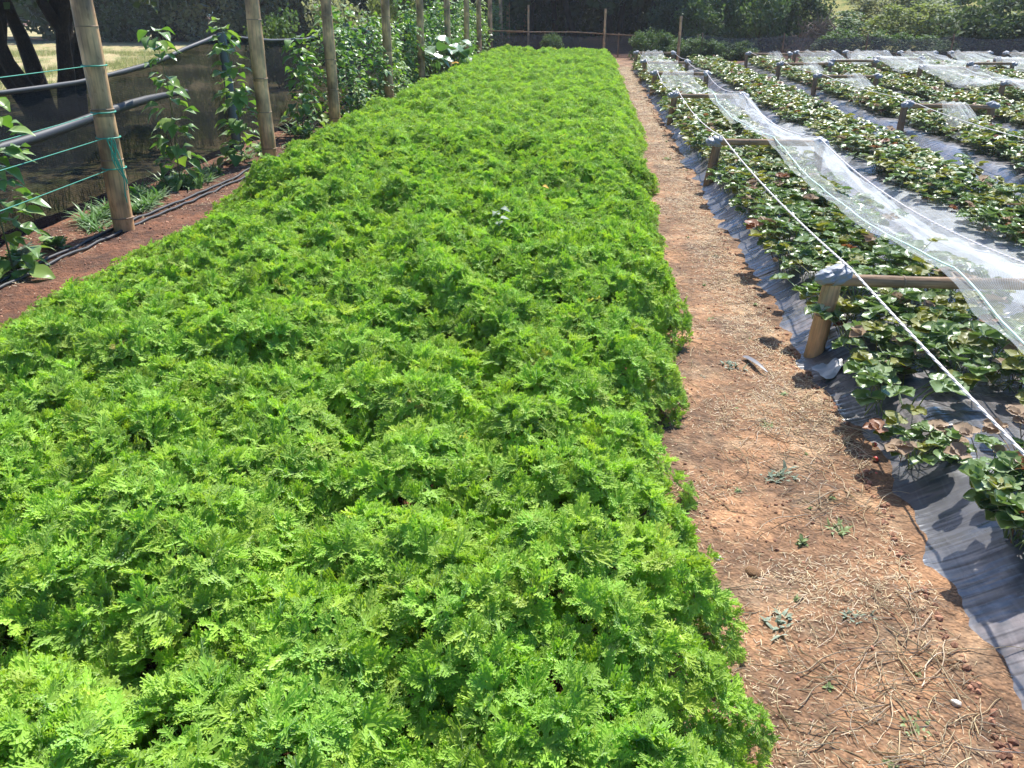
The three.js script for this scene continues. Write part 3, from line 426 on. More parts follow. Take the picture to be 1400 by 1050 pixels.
// ---------------------------------------------------------------- litter on the path
{
  const R = rng(515), curve = (seed, L, bendy, w) => { const R2 = rng(seed), m = new MB(), pts = []; let a = 0, x = 0, z = 0, y = 0; let c = 0; for (let k = 0; k <= 12; k++) { pts.push(V(x, y + 0.004 * Math.sin(k * 0.65 + seed), z)); c = c * 0.7 + (R2() - 0.5) * bendy * 0.5; a += c; x += Math.sin(a) * L / 12; z += Math.cos(a) * L / 12; } return m.tube(pts, (t) => w * (1 - 0.5 * t), 4).geo(); };
  const long = [0, 1, 2, 3, 4, 5].map((k) => curve(520 + k, 0.19, 0.85, 0.0017)), bits = [0, 1, 2].map((k) => { const m = new MB(); m.grid(1, 3, (u, v) => [(u - 0.5) * 0.0021, 0.002 * Math.sin(v * 3 + k), 0.021 * v]); return m.geo(); });
  const L1 = long.map(() => []), L2 = bits.map(() => []);
  const tone = (lo = 0.6) => { const b = lo + 0.7 * R(), g = R() * R(); return lin(b * lerp(1, 1.15, g), b * lerp(1, 1.25, g), b * lerp(0.9, 1.6, g)); };
  const dens = (x, z) => clamp(0.10 + 0.95 * sstep(0.70, 1.0, x + 0.05 * z * (z > -3 ? 1 : 0)) * sstep(-0.5, -1.5, -Math.abs(z + 2.2) + 0) + 0.8 * sstep(0.45, 0.7, fbm(x * 2.3, z * 2.3, 161, 3)) * lerp(0.35, 1, sstep(0.5, 0.8, x)));
  for (let k = 0; k < 120000; k++) { const z = -0.9 - 25 * Math.pow(R(), 1.7), x = 0.1 + 1.15 * R(); if (x > edgeX(z) + 0.01 || R() > dens(x, z)) continue; const y = pathY(x, z); L2[k % 3].push({ m: mat4(x, y + 0.001 + 0.004 * R(), z, (R() - 0.5) * 0.3, R() * 6.28, (R() - 0.5) * 0.8, V(0.4 + 0.5 * R() + 0.08 * -z, 1, 0.25 + 1.25 * Math.pow(R(), 1.6) + 0.05 * -z)), c: tone() }); }
  for (let k = 0; k < 3800; k++) { const z = -0.9 - 9 * Math.pow(R(), 1.5), x = 0.25 + 0.95 * R(); if (x > edgeX(z) - 0.01) continue; const heap = x > 0.62 + 0.06 * R() && z > -3.6 && fbm(x * 3, z * 3, 165, 2) > 0.42; if (!heap && R() > 0.22) continue; L1[k % 6].push({ m: mat4(x, pathY(x, z) + 0.002 + (heap ? 0.012 * R() : 0), z, (R() - 0.5) * 0.14, R() * 6.28, (R() - 0.5) * 0.4, 0.3 + 1.0 * R()), c: tone(0.85) }); }
  const lit = thing('straw_litter', 'dry straw and chopped roots strewn over the red soil path', 'straw'); lit.userData.kind = 'stuff';
  L1.forEach((l, k) => copies('dry_roots', long[k], M.straw, l, lit)); L2.forEach((l, k) => copies('straw', bits[k], M.straw, l, lit));
  // litter on the soil under the trellis
  const LL = bits.map(() => []); for (let k = 0; k < 9000; k++) { const z = -3.6 - 22 * Math.pow(R(), 1.6), x = -4.35 + 1.1 * R(); const bare = x > -3.62 && z > -7; if (bare && R() > 0.03) continue; LL[k % 3].push({ m: mat4(x, stripY(x, z) + 0.004, z, (R() - 0.5) * 0.5, R() * 6.28, (R() - 0.5) * 0.7, 0.6 + 1.3 * R()), c: tone() }); }
  const l2 = thing('leaf_litter', 'dry straw and leaf litter on the soil under the trellis', 'litter'); l2.userData.kind = 'stuff'; LL.forEach((l, k) => copies('litter', bits[k], M.straw, l, l2));
  // soil crumbs
  const cg = new THREE.IcosahedronGeometry(1, 0), cl = []; { const p = cg.attributes.position; for (let k = 0; k < p.count; k++) { const s = 0.75 + 0.5 * hash(Math.round(p.getX(k) * 99), Math.round(p.getY(k) * 99 + p.getZ(k) * 37), 5); p.setXYZ(k, p.getX(k) * s, p.getY(k) * s * 0.7, p.getZ(k) * s); } }
  for (let k = 0; k < 13000; k++) { const left = R() < 0.35, z = -0.9 - 16 * Math.pow(R(), 1.7) - (left ? 2.6 : 0), hem = !left && R() < 0.14, x = left ? -4.3 + 1.5 * R() : hem ? edgeX(z) - 0.03 + 0.06 * R() * R() : 0.1 + 1.1 * R(); if (!left && !hem && x > edgeX(z)) continue; const s = 0.002 + (left || hem ? 0.016 : 0.008) * Math.pow(R(), 3), b = 0.6 + 0.8 * R(); cl.push({ m: mat4(x, (left ? stripY : pathY)(x, z), z, R() * 6, R() * 6, 0, s), c: lin(b, b, b) }); }
  copies('soil_crumbs', cg, M.clod, cl).userData.label = 'crumbs of red soil scattered on the ground';
  scene.children.at(-1).userData.category = 'soil';
  // stones
  const stone = (x, z, s, mat, lab) => { const g = new THREE.IcosahedronGeometry(1, 3), p = g.attributes.position, v = V(0, 0, 0); for (let k = 0; k < p.count; k++) { v.fromBufferAttribute(p, k); const q = 0.8 + 0.5 * fbm(v.x * 1.3 + 5 + x * 9, v.y * 1.3 + v.z * 1.1 + z * 7, 171, 3); p.setXYZ(k, v.x * q * 1.3, v.y * q * 0.75, v.z * q); } g.computeVertexNormals(); const o = solo('stone', g, mat, lab, 'stone'); o.position.set(x, pathY(x, z) + s * 0.35, z); o.scale.setScalar(s); o.rotation.y = x * 9; };
  stone(0.585, -2.24, 0.020, M.stone, 'brown stone on the bare path beside the geranium bed'); stone(0.485, -2.32, 0.011, M.paleStone, 'small pale stone near the geranium leaves'); stone(1.02, -1.72, 0.010, M.paleStone, 'small white stone among the dry roots by the film');
  // dark strip lying on the path
  const sm = new MB(); sm.grid(2, 10, (u, v) => [(u - 0.5) * 0.034 * (1 - 0.75 * v * v), 0.012 + 0.010 * Math.sin(v * 3) - 0.006 * Math.abs(u - 0.5), -0.11 + 0.22 * v + 0]); const st = solo('dark_strip', sm.geo(), M.darkStrip, 'dark curved strip of bark lying on the path', 'strip'); st.position.set(0.895, pathY(0.895, -3.95) + 0.012, -3.95); st.rotation.y = 0.35;
  for (const [x, z, t, s, lab] of [[0.62, -1.78, 1.9, 1.5, 'long dry root lying on bare soil by the geranium bed'], [0.60, -1.66, 2.1, 1.1, 'short dry root lying on bare soil by the geranium bed'], [0.93, -2.0, 0.4, 1.8, 'long pale root curving through the straw heap'], [0.86, -1.5, 2.6, 1.6, 'thick dry root near the edge of the grey film']]) { const o = solo('dry_root', long[Math.round(t * 2) % 6], M.straw, lab, 'root'); o.position.set(x, pathY(x, z) + 0.01, z); o.rotation.y = t; o.scale.setScalar(s); }
  const pp = new MB(); pp.grid(4, 4, (u, v) => [0.05 * (u - 0.5), 0.02 + 0.02 * vnoise(u * 3, v * 3, 9), 0.05 * (v - 0.5)]); for (const [x, z, l] of [[-3.78, -6.42, 'white scrap of paper behind the bamboo post'], [-3.93, -5.27, 'white scrap of paper on the litter beside the vine']]) { const o = solo('paper_scrap', pp.geo(), M.paper, l, 'paper'); o.position.set(x, stripY(x, z) + 0.01, z); o.rotation.set(0.5, 1, 0.3); }
  // odd leaves standing in the geranium bed
  for (const [x, z, mt, l] of [[-1.62, -11.6, M.greyWeed, 'pale broad weed standing above the geranium canopy'], [-0.52, -5.0, M.greyWeed, 'pale curled leaf among the dark gap in the geraniums'], [-0.35, -6.6, M.flower, 'single yellow leaf on top of the geranium bed']]) { const g = new MB(); for (let k = 0; k < 5; k++) g.add(vl[k], mat4(0, 0.02 * k, 0, -0.3, k * 1.9, 0.2, mt === M.flower ? 0.45 : 0.5)); const o = solo(mt === M.flower ? 'yellow_leaf' : 'broad_weed', g.geo(), mt, l, mt === M.flower ? 'leaf' : 'weed'); o.position.set(x, canopy(x, z) + 0.02, z); }
}

// ---------------------------------------------------------------- bamboo trestles over the strawberry beds, ropes and nets
function wrapGeo(seed, r) { const g = new THREE.IcosahedronGeometry(1, 4), p = g.attributes.position, v = V(0, 0, 0); for (let k = 0; k < p.count; k++) { v.fromBufferAttribute(p, k); const q = 1 + 0.30 * (fbm(v.x * 2 + seed, v.y * 2 + v.z * 1.7, 181, 3) - 0.5) + 0.12 * Math.sin(v.y * 9 + v.x * 5 + 2 * v.z + seed) * 0.5; p.setXYZ(k, v.x * q * r * 1.25, v.y * q * r * 0.95, v.z * q * r * 1.1); } g.deleteAttribute('normal'); g.computeVertexNormals(); return g; }
const FTOP = 0.47;
{
  const R = rng(606), wraps = [0, 1, 2].map((k) => wrapGeo(k * 7.3, 0.058));
  FR.forEach((row, ri) => row.zs.forEach((z, k) => {
    const o = thing('bamboo_trestle', ri === 0 && k === 1 ? 'low bamboo trestle with a split yellowed post standing by the red soil' : ri === 0 ? 'low bamboo trestle along the bed beside the soil path' : 'low bamboo trestle over a strawberry bed farther across the field', 'frame', ri === 0 ? (k === 1 ? undefined : 'bamboo trestles along the path') : 'bamboo trestles across the field');
    o.position.set((row.l + row.r) / 2, 0, z); const hw = (row.r - row.l) / 2;
    for (const s of [-1, 1]) { const lean = (s < 0 && ri === 0 ? 0.11 : 0) + (R() - 0.5) * 0.06; bambooParts(o, FTOP + 0.03 + 0.05, 0.049, 0.045, [0.56], 200 + ri * 20 + k * 2 + s, ri === 0 && k === 1 && s < 0 ? M.bamboo : M.bambooOld, 'post', mat4(s * hw + lean * 0.0 + (s < 0 ? -0.045 : 0.02), -0.05, 0, (R() - 0.5) * 0.05, 0, -lean, 1)); }
    bambooParts(o, hw * 2 + 0.10, 0.031, 0.028, [0.35, 0.68], 260 + ri * 20 + k, M.bambooOld, 'crossbar', mat4(-hw - 0.06, FTOP - 0.012 + (R() - 0.5) * 0.02, 0.045, 0, 0, -Math.PI / 2 + (R() - 0.5) * 0.02, 1));
    for (const s of [-1, 1]) { const w = part('wrap', wraps[(k + (s > 0)) % 3], s < 0 || ri ? M.wrap : M.wrapPale, o); w.position.set(s * hw + 0.01, FTOP, 0.02); w.rotation.y = R() * 6; const e = part('wrap', wraps[(k + 1) % 3], M.wrap, o); e.position.set(s * (hw + 0.055), FTOP - 0.005, 0.045); e.scale.setScalar(0.72); e.rotation.y = R() * 6; }
  }));
  const rope = (x, y, zs, sag, label, mt = M.rope, r = 0.0054) => {
    const m = new MB(), all = []; for (let k = 0; k < zs.length - 1; k++) for (let j = 0; j < 40; j++) { const t = j / 40; all.push(V(x + 0.02 * Math.sin(zs[k] * 3 + t * 2), y - sag[k % sag.length] * 4 * t * (1 - t), lerp(zs[k], zs[k + 1], t))); } all.push(V(x, y, zs.at(-1)));
    if (r > 0.005) { for (const ph of [0, 2.09, 4.19]) { const p = []; for (let k = 0; k < all.length - 1; k++) for (let j = 0; j < 4; j++) { const q = all[k].clone().lerp(all[k + 1], j / 4), a = (k * 4 + j) * 0.9 + ph; q.x += Math.cos(a) * r * 0.55; q.y += Math.sin(a) * r * 0.55; p.push(q); } m.tube(p, r * 0.62, 4, false); } } else m.tube(all, r, 5);
    return solo('rope', m.geo(), mt, label, 'rope');
  };
  rope(FR[0].l + 0.03, FTOP + 0.06, FR[0].zs, [0.03, 0.05, 0.07, 0.10, 0.06, 0.05], 'white twisted rope along the frame tops beside the soil path');
  rope(FR[0].r - 0.01, FTOP + 0.05, FR[0].zs, [0.10, 0.12, 0.14, 0.12, 0.06, 0.05], 'white rope carrying the net over the furrow');
  rope(FR[1].l, FTOP + 0.06, FR[1].zs, [0.05], 'thin white rope along the second row of bamboo trestles', M.rope, 0.004);
  rope(FR[2].l, FTOP + 0.06, FR[2].zs, [0.05], 'thin white rope along the third row of bamboo trestles', M.rope, 0.004);

  const net = (label, f, nu, nv, len, wid, layers = 1) => { const m = new MB(); m.grid(nu, nv, f, (u, v) => [u * wid * 11, v * len * 11]); return solo('crop_net', m.geo(), M.net, label, 'net', null); };
  const span = (zs, z) => { for (let k = 0; k < zs.length - 1; k++) if (z <= zs[k] && z >= zs[k + 1]) { const t = (zs[k] - z) / (zs[k] - zs[k + 1]); return 4 * t * (1 - t); } return 0; };
  // net along the right side of the first framed bed, drooping towards the furrow
  const z0 = FR[0].zs[0], z1 = -13.2;
  for (const [off, lab, lift] of [[0, 'white crop net drooping over the crossbars beside the furrow', 0], [0.35, 'second fold of white crop net doubled over below the first', -0.02]])
    net(lab, (u, v) => { const z = lerp(z0, z1, v), s = span(FR[0].zs, z), at = 1 - s, xl = 1.72 - 0.06 * s + 0.06 * fbm(z * 1.3, 1, 191) + off, xr = 2.32 + 0.68 * s + 0.10 * fbm(z * 1.7, 3, 193) + off * 0.2; const x = lerp(xl, xr, u), yTop = FTOP + 0.035 - 0.06 * s, y = Math.max(mulchAt(x, z) + 0.03, yTop + lift - 0.12 * s * Math.sin(Math.PI * clamp(u * 0.8)) - 0.10 * u * u * s - (x > 2.3 ? (x - 2.3) * 0.9 : 0) + (0.03 + 0.10 * s) * (fbm(x * 7, z * 2.2, 195, 3) - 0.5) + 0.03 * Math.sin(u * 26 + z * 1.2) * (0.3 + s) * 0.5); return [x, y, z]; }, 46, 300, 13, 1.0);
  // mint twine threaded along the net edge
  const mt = []; for (let k = 0; k <= 220; k++) { const z = lerp(z0, z1, k / 220), s = span(FR[0].zs, z); mt.push(V(1.80 - 0.06 * s + 0.06 * fbm(z * 1.3, 1, 191), FTOP + 0.045 - 0.085 * s, z)); } solo('net_edge_cord', new MB().tube(mt, 0.0045, 5).geo(), M.mintTwine, 'pale mint cord threaded along the edge of the white net', 'cord');
  // gathered swags in the farther rows
  const swag = (label, cx, zs, a, b, w0, w1, drop) => net(label, (u, v) => { const z = lerp(a, b, v), s = span(zs, z), w = lerp(w0, w1, s) * (0.8 + 0.4 * fbm(z * 1.1, cx, 197)), q = (u - 0.5) * 2; const x = cx + q * w + 0.08 * Math.sin(z * 1.7 + cx); const y = Math.max(mulchAt(x, z) + 0.04, FTOP + 0.04 - drop * s - 0.10 * q * q * s + 0.10 * (fbm(q * 4, z * 2.3, 198, 3) - 0.5) + 0.045 * Math.sin(q * 9 + z) * (1 - 0.4 * s) * (0.2 + s)); return [x, y, z]; }, 30, 160, Math.abs(b - a), w1 * 2.4);
  swag('white crop net swagged over the middle of the second row of frames', 4.85, FR[1].zs, FR[1].zs[0], FR[1].zs[5], 0.14, 0.32, 0.30);
  swag('gathered fold of white net in the second row of frames', 4.95, FR[1].zs, FR[1].zs[0], FR[1].zs[5], 0.10, 0.22, 0.36);
  swag('white crop net stretched over the third row of frames', 7.6, FR[2].zs, FR[2].zs[0], FR[2].zs[4], 0.56, 0.6, 0.10);
  swag('white crop net stretched over the fourth row of frames', 10.4, FR[3].zs, FR[3].zs[0], FR[3].zs[3], 0.56, 0.6, 0.10);
  swag('white crop net stretched over the fifth row of frames', 13.2, FR[4].zs, FR[4].zs[0], FR[4].zs[2], 0.56, 0.6, 0.10);
  swag('second layer of white net folded on the third row of frames', 7.45, FR[2].zs, FR[2].zs[0], FR[2].zs[4], 0.3, 0.4, 0.16);
  swag('second layer of white net folded on the fourth row of frames', 10.3, FR[3].zs, FR[3].zs[0], FR[3].zs[3], 0.3, 0.4, 0.16);
  [[5, 6.2, 'bed before the third row of frames'], [6, 9.0, 'bed just before the fourth row of frames'], [7, 11.8, 'bed just before the fifth row of frames']].forEach(([i, cx, w]) => swag(`white net at the far end of the ${w}`, cx, FR[i].zs, FR[i].zs[0], FR[i].zs[1], 0.5, 0.56, 0.12));
  swag('white crop net bunched on the farthest frames beside the path', 1.75, FR[0].zs, -13.2, -24.8, 0.30, 0.40, 0.14);
  // flap of torn film at the split post
  const fl = new MB(); fl.grid(14, 14, (u, v) => { const a = Math.atan2(u - 0.5, v - 0.5), k = 0.8 + 0.4 * vnoise(a * 2 + 9, 1, 7); return [(u - 0.5) * 0.15 * k, 0.015 + 0.03 * u + 0.05 * fbm(u * 3, v * 3, 3, 2), (v - 0.5) * 0.11 * k]; }); const fo = solo('film_flap', fl.geo(), M.wrapPale, 'torn pale flap of film at the foot of the split bamboo post', 'film flap'); fo.position.set(1.24, 0.015, -3.86); fo.rotation.y = 0.5;
}

// ---------------------------------------------------------------- trees, bushes and fences behind
function leafCloud(R, n, clumps, rx, ry, rz, leaf, shell = 0.55) {
  const m = new MB(), cs = []; for (let k = 0; k < clumps; k++) { const a = R() * 6.28, e = Math.acos(2 * R() - 1), q = shell + (1 - shell) * R(); cs.push([rx * q * Math.sin(e) * Math.cos(a), ry * q * Math.cos(e), rz * q * Math.sin(e) * Math.sin(a), (0.25 + 0.25 * R()) * Math.min(rx, ry, rz)]); }
  for (let k = 0; k < n; k++) {
    const c = cs[Math.floor(R() * clumps)], a = R() * 6.28, e = Math.acos(2 * R() - 1), r = c[3] * Math.pow(R(), 0.45), x = c[0] + r * Math.sin(e) * Math.cos(a), y = c[1] + r * Math.cos(e) * 0.8, z = c[2] + r * Math.sin(e) * Math.sin(a);
    const u = V(R() - 0.5, R() * 0.6 - 0.4, R() - 0.5).normalize(), w = V(R() - 0.5, R() - 0.5, R() - 0.5).cross(u).normalize(), l = leaf * (0.6 + 0.8 * R()), b = l * 0.42, nn = V(0, 0, 0).crossVectors(u, w).multiplyScalar(l * 0.15);
    const p0 = m.v(x, y, z), p1 = m.v(x + u.x * l * 0.5 + w.x * b + nn.x, y + u.y * l * 0.5 + w.y * b + nn.y, z + u.z * l * 0.5 + w.z * b + nn.z), p2 = m.v(x + u.x * l, y + u.y * l, z + u.z * l), p3 = m.v(x + u.x * l * 0.5 - w.x * b + nn.x, y + u.y * l * 0.5 - w.y * b + nn.y, z + u.z * l * 0.5 - w.z * b + nn.z); m.quad(p0, p1, p2, p3);
  }
  return m;
}
function limbs(R, trunkH, r0, n, spread, forks = 2) {
  const m = new MB(), tips = []; const grow = (p, d, len, r, depth) => { const pts = [p.clone()], q = p.clone(), dd = d.clone(); for (let k = 0; k < 5; k++) { dd.add(V((R() - 0.5) * 0.35, 0.05, (R() - 0.5) * 0.35)).normalize(); q.add(dd.clone().multiplyScalar(len / 5)); pts.push(q.clone()); } m.tube(pts, (t) => r * (1 - 0.45 * t), depth ? 7 : 5, false); tips.push(q.clone()); if (depth > 0) for (let k = 0; k < forks; k++) grow(q, dd.clone().add(V((R() - 0.5) * 1.5, 0.25 * R(), (R() - 0.5) * 1.5)).normalize(), len * 0.68, r * 0.55, depth - 1); };
  for (let k = 0; k < n; k++) { const a = k / n * 6.28 + R(), s = n > 1 ? spread : 0.08; grow(V(Math.cos(a) * r0 * (n > 1 ? 1.3 : 0), -0.1, Math.sin(a) * r0 * (n > 1 ? 1.3 : 0)), V(Math.cos(a) * s, 1, Math.sin(a) * s).normalize(), trunkH * (0.85 + 0.3 * R()), r0 * (0.8 + 0.3 * R()), 2); }
  return { m, tips };
}
const treeV = [0, 1, 2].map((k) => { const R = rng(800 + k), l = limbs(R, 2.6, 0.16, k === 1 ? 2 : 1, 0.25, 3); return { t: l.m.geo(), c: leafCloud(R, 5200, 46, 2.6, 2.9, 2.6, 0.30).geo() }; });
const bushV = [0, 1, 2, 3].map((k) => leafCloud(rng(820 + k), 3600, 40, 1, 0.85, 1, 0.105, 0.5).geo());
const stemV = [0, 1].map((k) => limbs(rng(830 + k), 0.5, 0.03, 4, 0.7, 2).m.geo());
function tree(x, z, s, k, mat, label, group, lift = 4.0) { const o = thing('tree', label, 'tree', group); part('trunk', treeV[k].t, M.bark, o); const c = part('crown', treeV[k].c, mat, o); c.position.y = lift; o.position.set(x, hillY(x, z), z); o.scale.setScalar(s); o.rotation.y = x * 3.1 + z; return o; }
function bush(x, z, sx, sy, k, mat, label, group, y = 0) { const o = thing('bush', label, 'bush', group); const f = part('foliage', bushV[k % 4], mat, o); f.position.y = 0.72; part('stems', stemV[k % 2], M.bark, o); o.position.set(x, hillY(x, z) + y, z); o.scale.set(sx, sy, sx * (0.85 + 0.3 * hash(k, Math.round(x * 10), 3))); o.rotation.y = x * 2.3 + z; return o; }
{
  const R = rng(909);
  // dark trees behind the bed
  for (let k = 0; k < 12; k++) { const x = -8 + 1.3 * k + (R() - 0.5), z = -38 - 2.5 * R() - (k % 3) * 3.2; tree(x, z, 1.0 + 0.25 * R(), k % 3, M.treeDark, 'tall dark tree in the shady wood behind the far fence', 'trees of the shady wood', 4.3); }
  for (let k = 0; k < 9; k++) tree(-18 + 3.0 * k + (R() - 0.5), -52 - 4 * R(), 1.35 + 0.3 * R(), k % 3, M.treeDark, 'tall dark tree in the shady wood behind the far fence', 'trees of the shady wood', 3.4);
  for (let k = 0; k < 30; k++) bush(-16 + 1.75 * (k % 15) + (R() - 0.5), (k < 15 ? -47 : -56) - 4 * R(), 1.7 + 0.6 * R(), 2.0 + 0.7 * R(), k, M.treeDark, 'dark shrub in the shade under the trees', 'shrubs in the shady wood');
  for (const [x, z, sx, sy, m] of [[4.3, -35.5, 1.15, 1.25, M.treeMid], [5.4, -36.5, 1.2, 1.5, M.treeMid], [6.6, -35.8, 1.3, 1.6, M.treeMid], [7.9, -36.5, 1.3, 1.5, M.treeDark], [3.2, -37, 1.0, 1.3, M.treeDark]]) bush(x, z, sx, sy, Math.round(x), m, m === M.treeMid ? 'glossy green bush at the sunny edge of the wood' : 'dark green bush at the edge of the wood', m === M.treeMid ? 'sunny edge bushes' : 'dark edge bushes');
  // scrub on the hillside
  for (let k = 0; k < 74; k++) { const x = 8.5 + 26 * R(), z = -35 - 25 * R(), m = R() < 0.45 ? M.scrub : R() < 0.5 ? M.scrubPale : M.treeMid; bush(x, z, 0.8 + 0.9 * R(), 0.55 + 0.65 * R(), k, m, m === M.scrub ? 'olive green scrub bush on the sunny hillside' : m === M.scrubPale ? 'pale grey green scrub bush on the sunny hillside' : 'rich green scrub bush on the sunny hillside', m === M.scrub ? 'olive scrub' : m === M.scrubPale ? 'pale scrub' : 'green scrub', -0.1); }
  for (let k = 0; k < 12; k++) tree(6 + 3.1 * k + (R() - 0.5), -66 - 4 * R(), 1.2 + 0.3 * R(), k % 3, M.treeMid, 'leafy tree along the top of the sunny hillside', 'trees on the hilltop', 2.6);
  for (let k = 0; k < 6; k++) { const x = 8.2 + 1.45 * k + 0.4 * R(); bush(x, -30.6 - 0.4 * R(), 0.8, 0.42 + 0.25 * R(), k, M.treeMid, 'low dense hedge bush along the far cloth fence', 'hedge bushes at the fence'); }
  bush(13.6, -31.5, 1.6, 1.5, 2, M.treeDark, 'large dark bush at the fence corner');
  bush(15.4, -31.0, 1.6, 1.3, 3, M.treeMid, 'large green bush at the fence corner');
  // brush pile of dry twigs
  const bp = thing('brush_pile', 'heap of dry grey twigs behind the far cloth fence', 'brush pile'), tw = []; for (let j = 0; j < 3; j++) { const m = new MB(); for (let k = 0; k < 90; k++) { const a = R() * 6.28, r = R() * 1.0, h = 1.0 * (1 - r * r * 0.8) * R(), d = V(R() - 0.5, (R() - 0.4) * 0.7, R() - 0.5).normalize().multiplyScalar(0.25 + 0.3 * R()), p = V(Math.cos(a) * r * 1.2, h, Math.sin(a) * r); m.tube([p.clone().sub(d), p.clone().add(V(0, 0.03, 0)), p.clone().add(d)], 0.011, 3, false); } tw.push(m); } tw.forEach((m) => part('twigs', m.geo(), M.twig, bp)); bp.position.set(8.1, 0.05, -32.6); bp.scale.set(1.05, 1.1, 1); for (const c of bp.children) c.userData.kind = 'stuff';
  // grey cloth fence along the far end
  const fence = (x0, x1, z0, z1, h, label, n) => { const o = thing('cloth_fence', label, 'fence'), m = new MB(); m.grid(80, 6, (u, v) => { const x = lerp(x0, x1, u), z = lerp(z0, z1, u) + 0.05 * (fbm(u * 30, v * 2, 211) - 0.5); return [x, v * (h - 0.10 * Math.abs(Math.sin(u * n * Math.PI))), z]; }, (u, v, q) => [q[0], q[1]]); part('cloth', m.geo(), M.greyCloth, o); for (let k = 0; k <= n; k++) { const p = part('post', new MB().tube([V(0, -0.1, 0), V(0, h + 0.06, 0)], 0.025, 6).geo(), M.bambooOld, o); p.position.set(lerp(x0, x1, k / n), 0, lerp(z0, z1, k / n) + 0.06); } };
  fence(3.6, 19, -29.6, -28.8, 0.78, 'low grey cloth fence along the far end of the strawberry field', 6);
  fence(-4.2, 3.5, -32.6, -30.0, 0.74, 'low dark cloth fence behind the end of the geranium bed', 3);
  const rail = thing('pole_rail', 'long thin pole tied along the top of the dark cloth fence', 'rail'); part('pole', new MB().tube([V(-3.0, 0.78, -32.0), V(-0.6, 0.80, -31.3), V(1.9, 0.70, -30.4)], 0.02, 7).geo(), M.bambooOld, rail); part('pole', new MB().tube([V(-4.4, 0.80, -32.4), V(-2.4, 0.82, -31.75)], 0.02, 7).geo(), M.bambooOld, rail);
  // creeper on the far fence
  for (let k = 0; k < 8; k++) { const x = 1.75 + 0.46 * k; bush(x, -29.75 + 0.03 * k, 0.5, 0.5 + 0.10 * R() - 0.03 * k, k, M.treeMid, 'green creeper heaped over the far cloth fence', 'creeper on the far fence'); }
  bush(-1.3, -31.2, 0.4, 0.48, 1, M.treeMid, 'small green creeper on the pole rail behind the bed');
  // far left: dark spreading tree, sunny grass and thicket behind
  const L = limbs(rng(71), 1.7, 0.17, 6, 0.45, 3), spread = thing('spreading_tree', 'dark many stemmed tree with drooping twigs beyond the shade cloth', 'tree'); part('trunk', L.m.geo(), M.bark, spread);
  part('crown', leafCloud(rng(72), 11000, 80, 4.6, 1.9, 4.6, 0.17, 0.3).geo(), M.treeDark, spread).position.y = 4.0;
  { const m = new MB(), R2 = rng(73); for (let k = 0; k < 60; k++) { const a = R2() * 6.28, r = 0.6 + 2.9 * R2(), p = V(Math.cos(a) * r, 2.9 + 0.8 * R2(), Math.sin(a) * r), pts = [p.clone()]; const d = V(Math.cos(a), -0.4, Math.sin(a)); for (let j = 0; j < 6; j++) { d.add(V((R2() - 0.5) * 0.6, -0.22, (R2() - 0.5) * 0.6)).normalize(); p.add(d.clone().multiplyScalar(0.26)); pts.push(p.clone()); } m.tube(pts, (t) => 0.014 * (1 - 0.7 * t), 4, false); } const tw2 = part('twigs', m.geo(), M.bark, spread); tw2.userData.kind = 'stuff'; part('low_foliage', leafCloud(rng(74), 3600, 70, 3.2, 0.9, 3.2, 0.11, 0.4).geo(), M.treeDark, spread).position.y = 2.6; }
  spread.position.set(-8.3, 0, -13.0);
  for (let k = 0; k < 12; k++) { const x = -24 + 1.75 * k + (R() - 0.5), z = -42 - 4 * R() + 0.25 * Math.abs(k - 6); bush(x, z, 1.7 + 0.5 * R(), 1.7 + 0.7 * R(), k, k % 3 ? M.treeDark : M.scrubPale, k % 3 ? 'dark thicket bush beyond the dry grass' : 'pale green thicket bush beyond the dry grass', k % 3 ? 'dark thicket' : 'pale thicket'); }
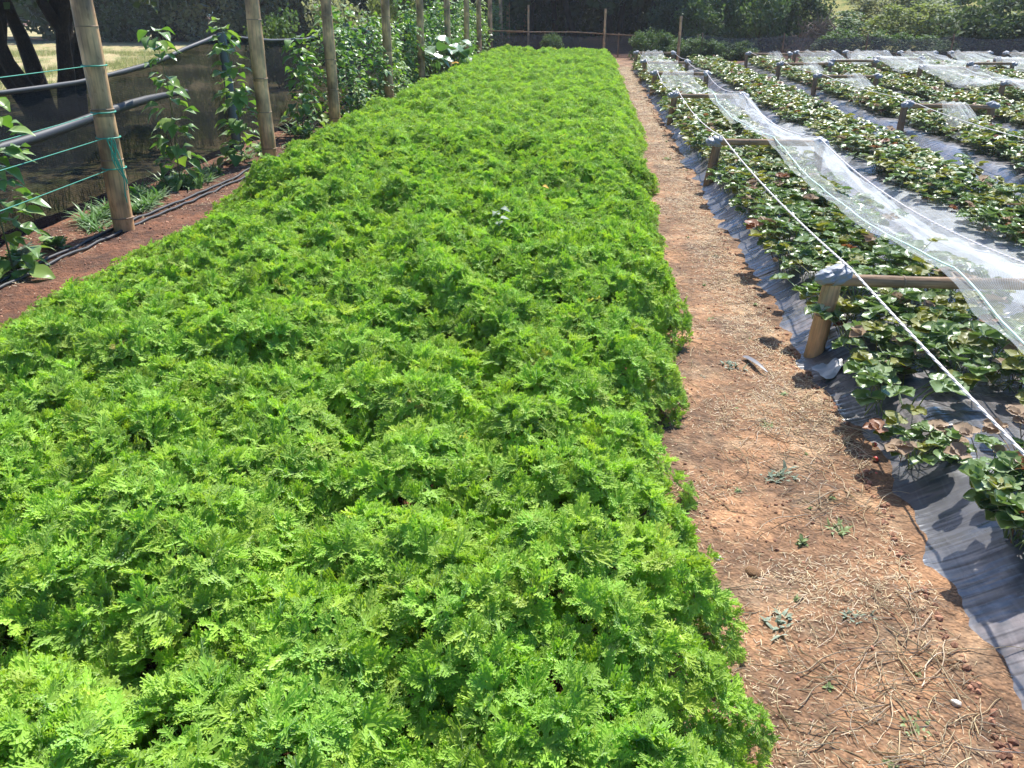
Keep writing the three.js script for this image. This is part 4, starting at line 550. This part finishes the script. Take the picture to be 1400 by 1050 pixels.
  for (let k = 0; k < 9; k++) tree(-32 + 3.0 * k + (R() - 0.5), -42 - 5 * R(), 1.0 + 0.3 * R(), k % 3, M.treeDark, 'leafy tree with low branches beyond the dry grass', 'trees beyond the dry grass', 3.2);
  for (const [x, z, sx, sy, m, l] of [[-6.0, -21.5, 0.9, 1.3, M.scrubPale, 'tall pale bush behind the trellis vines'], [-5.6, -24.6, 0.9, 1.5, M.scrub, 'olive bush behind the trellis vines'], [-5.5, -28, 1.0, 1.6, M.treeMid, 'green bush behind the trellis at the bed end'], [-6.6, -18.4, 0.7, 1.0, M.treeMid, 'low green bush behind the shade cloth']]) bush(x, z, sx, sy, Math.round(-z), m, l);
  // grass blades in the dry field
  const bl = [0, 1].map((k) => { const m = new MB(), R2 = rng(85 + k); for (let j = 0; j < 12; j++) { const a = R2() * 6.28, l = 0.07 + 0.10 * R2(), g = new MB(); g.grid(1, 2, (u, v) => [(u - 0.5) * 0.007 * (1 - v), l * v, l * 0.5 * v * v]); m.add(g, mat4((R2() - 0.5) * 0.2, 0, (R2() - 0.5) * 0.2, 0, a, 0, 1)); } return m.geo(); }), gl = [[], []];
  for (let k = 0; k < 15000; k++) { const z = -6 - 26 * R(), x = -4.7 - 15 * Math.pow(R(), 1.2) - Math.max(0, (-z - 10) * 0.3) * R(); if (fbm(x * 0.5, z * 0.5, 221, 3) < 0.45 || !inView(x, 0.1, z, 0.2)) continue; const b = 0.7 + 0.7 * R(), d = R(); gl[k % 2].push({ m: mat4(x, 0.03, z, 0, R() * 6, 0, 0.6 + 0.9 * R()), c: lin(b * lerp(0.8, 1.9, d), b * lerp(0.9, 1.5, d), b * lerp(0.8, 1.9, d)) }); }
  const gf = thing('dry_grass', 'short dry grass in the sunny field beyond the shade cloth', 'grass'); gf.userData.kind = 'stuff'; gl.forEach((l, k) => copies('grass_blades', bl[k], M.grass, l, gf));
}
scene.traverse((o) => { if (o.isMesh && o !== sky) { o.castShadow = o.receiveShadow = true; } });
renderer.render(scene, camera);
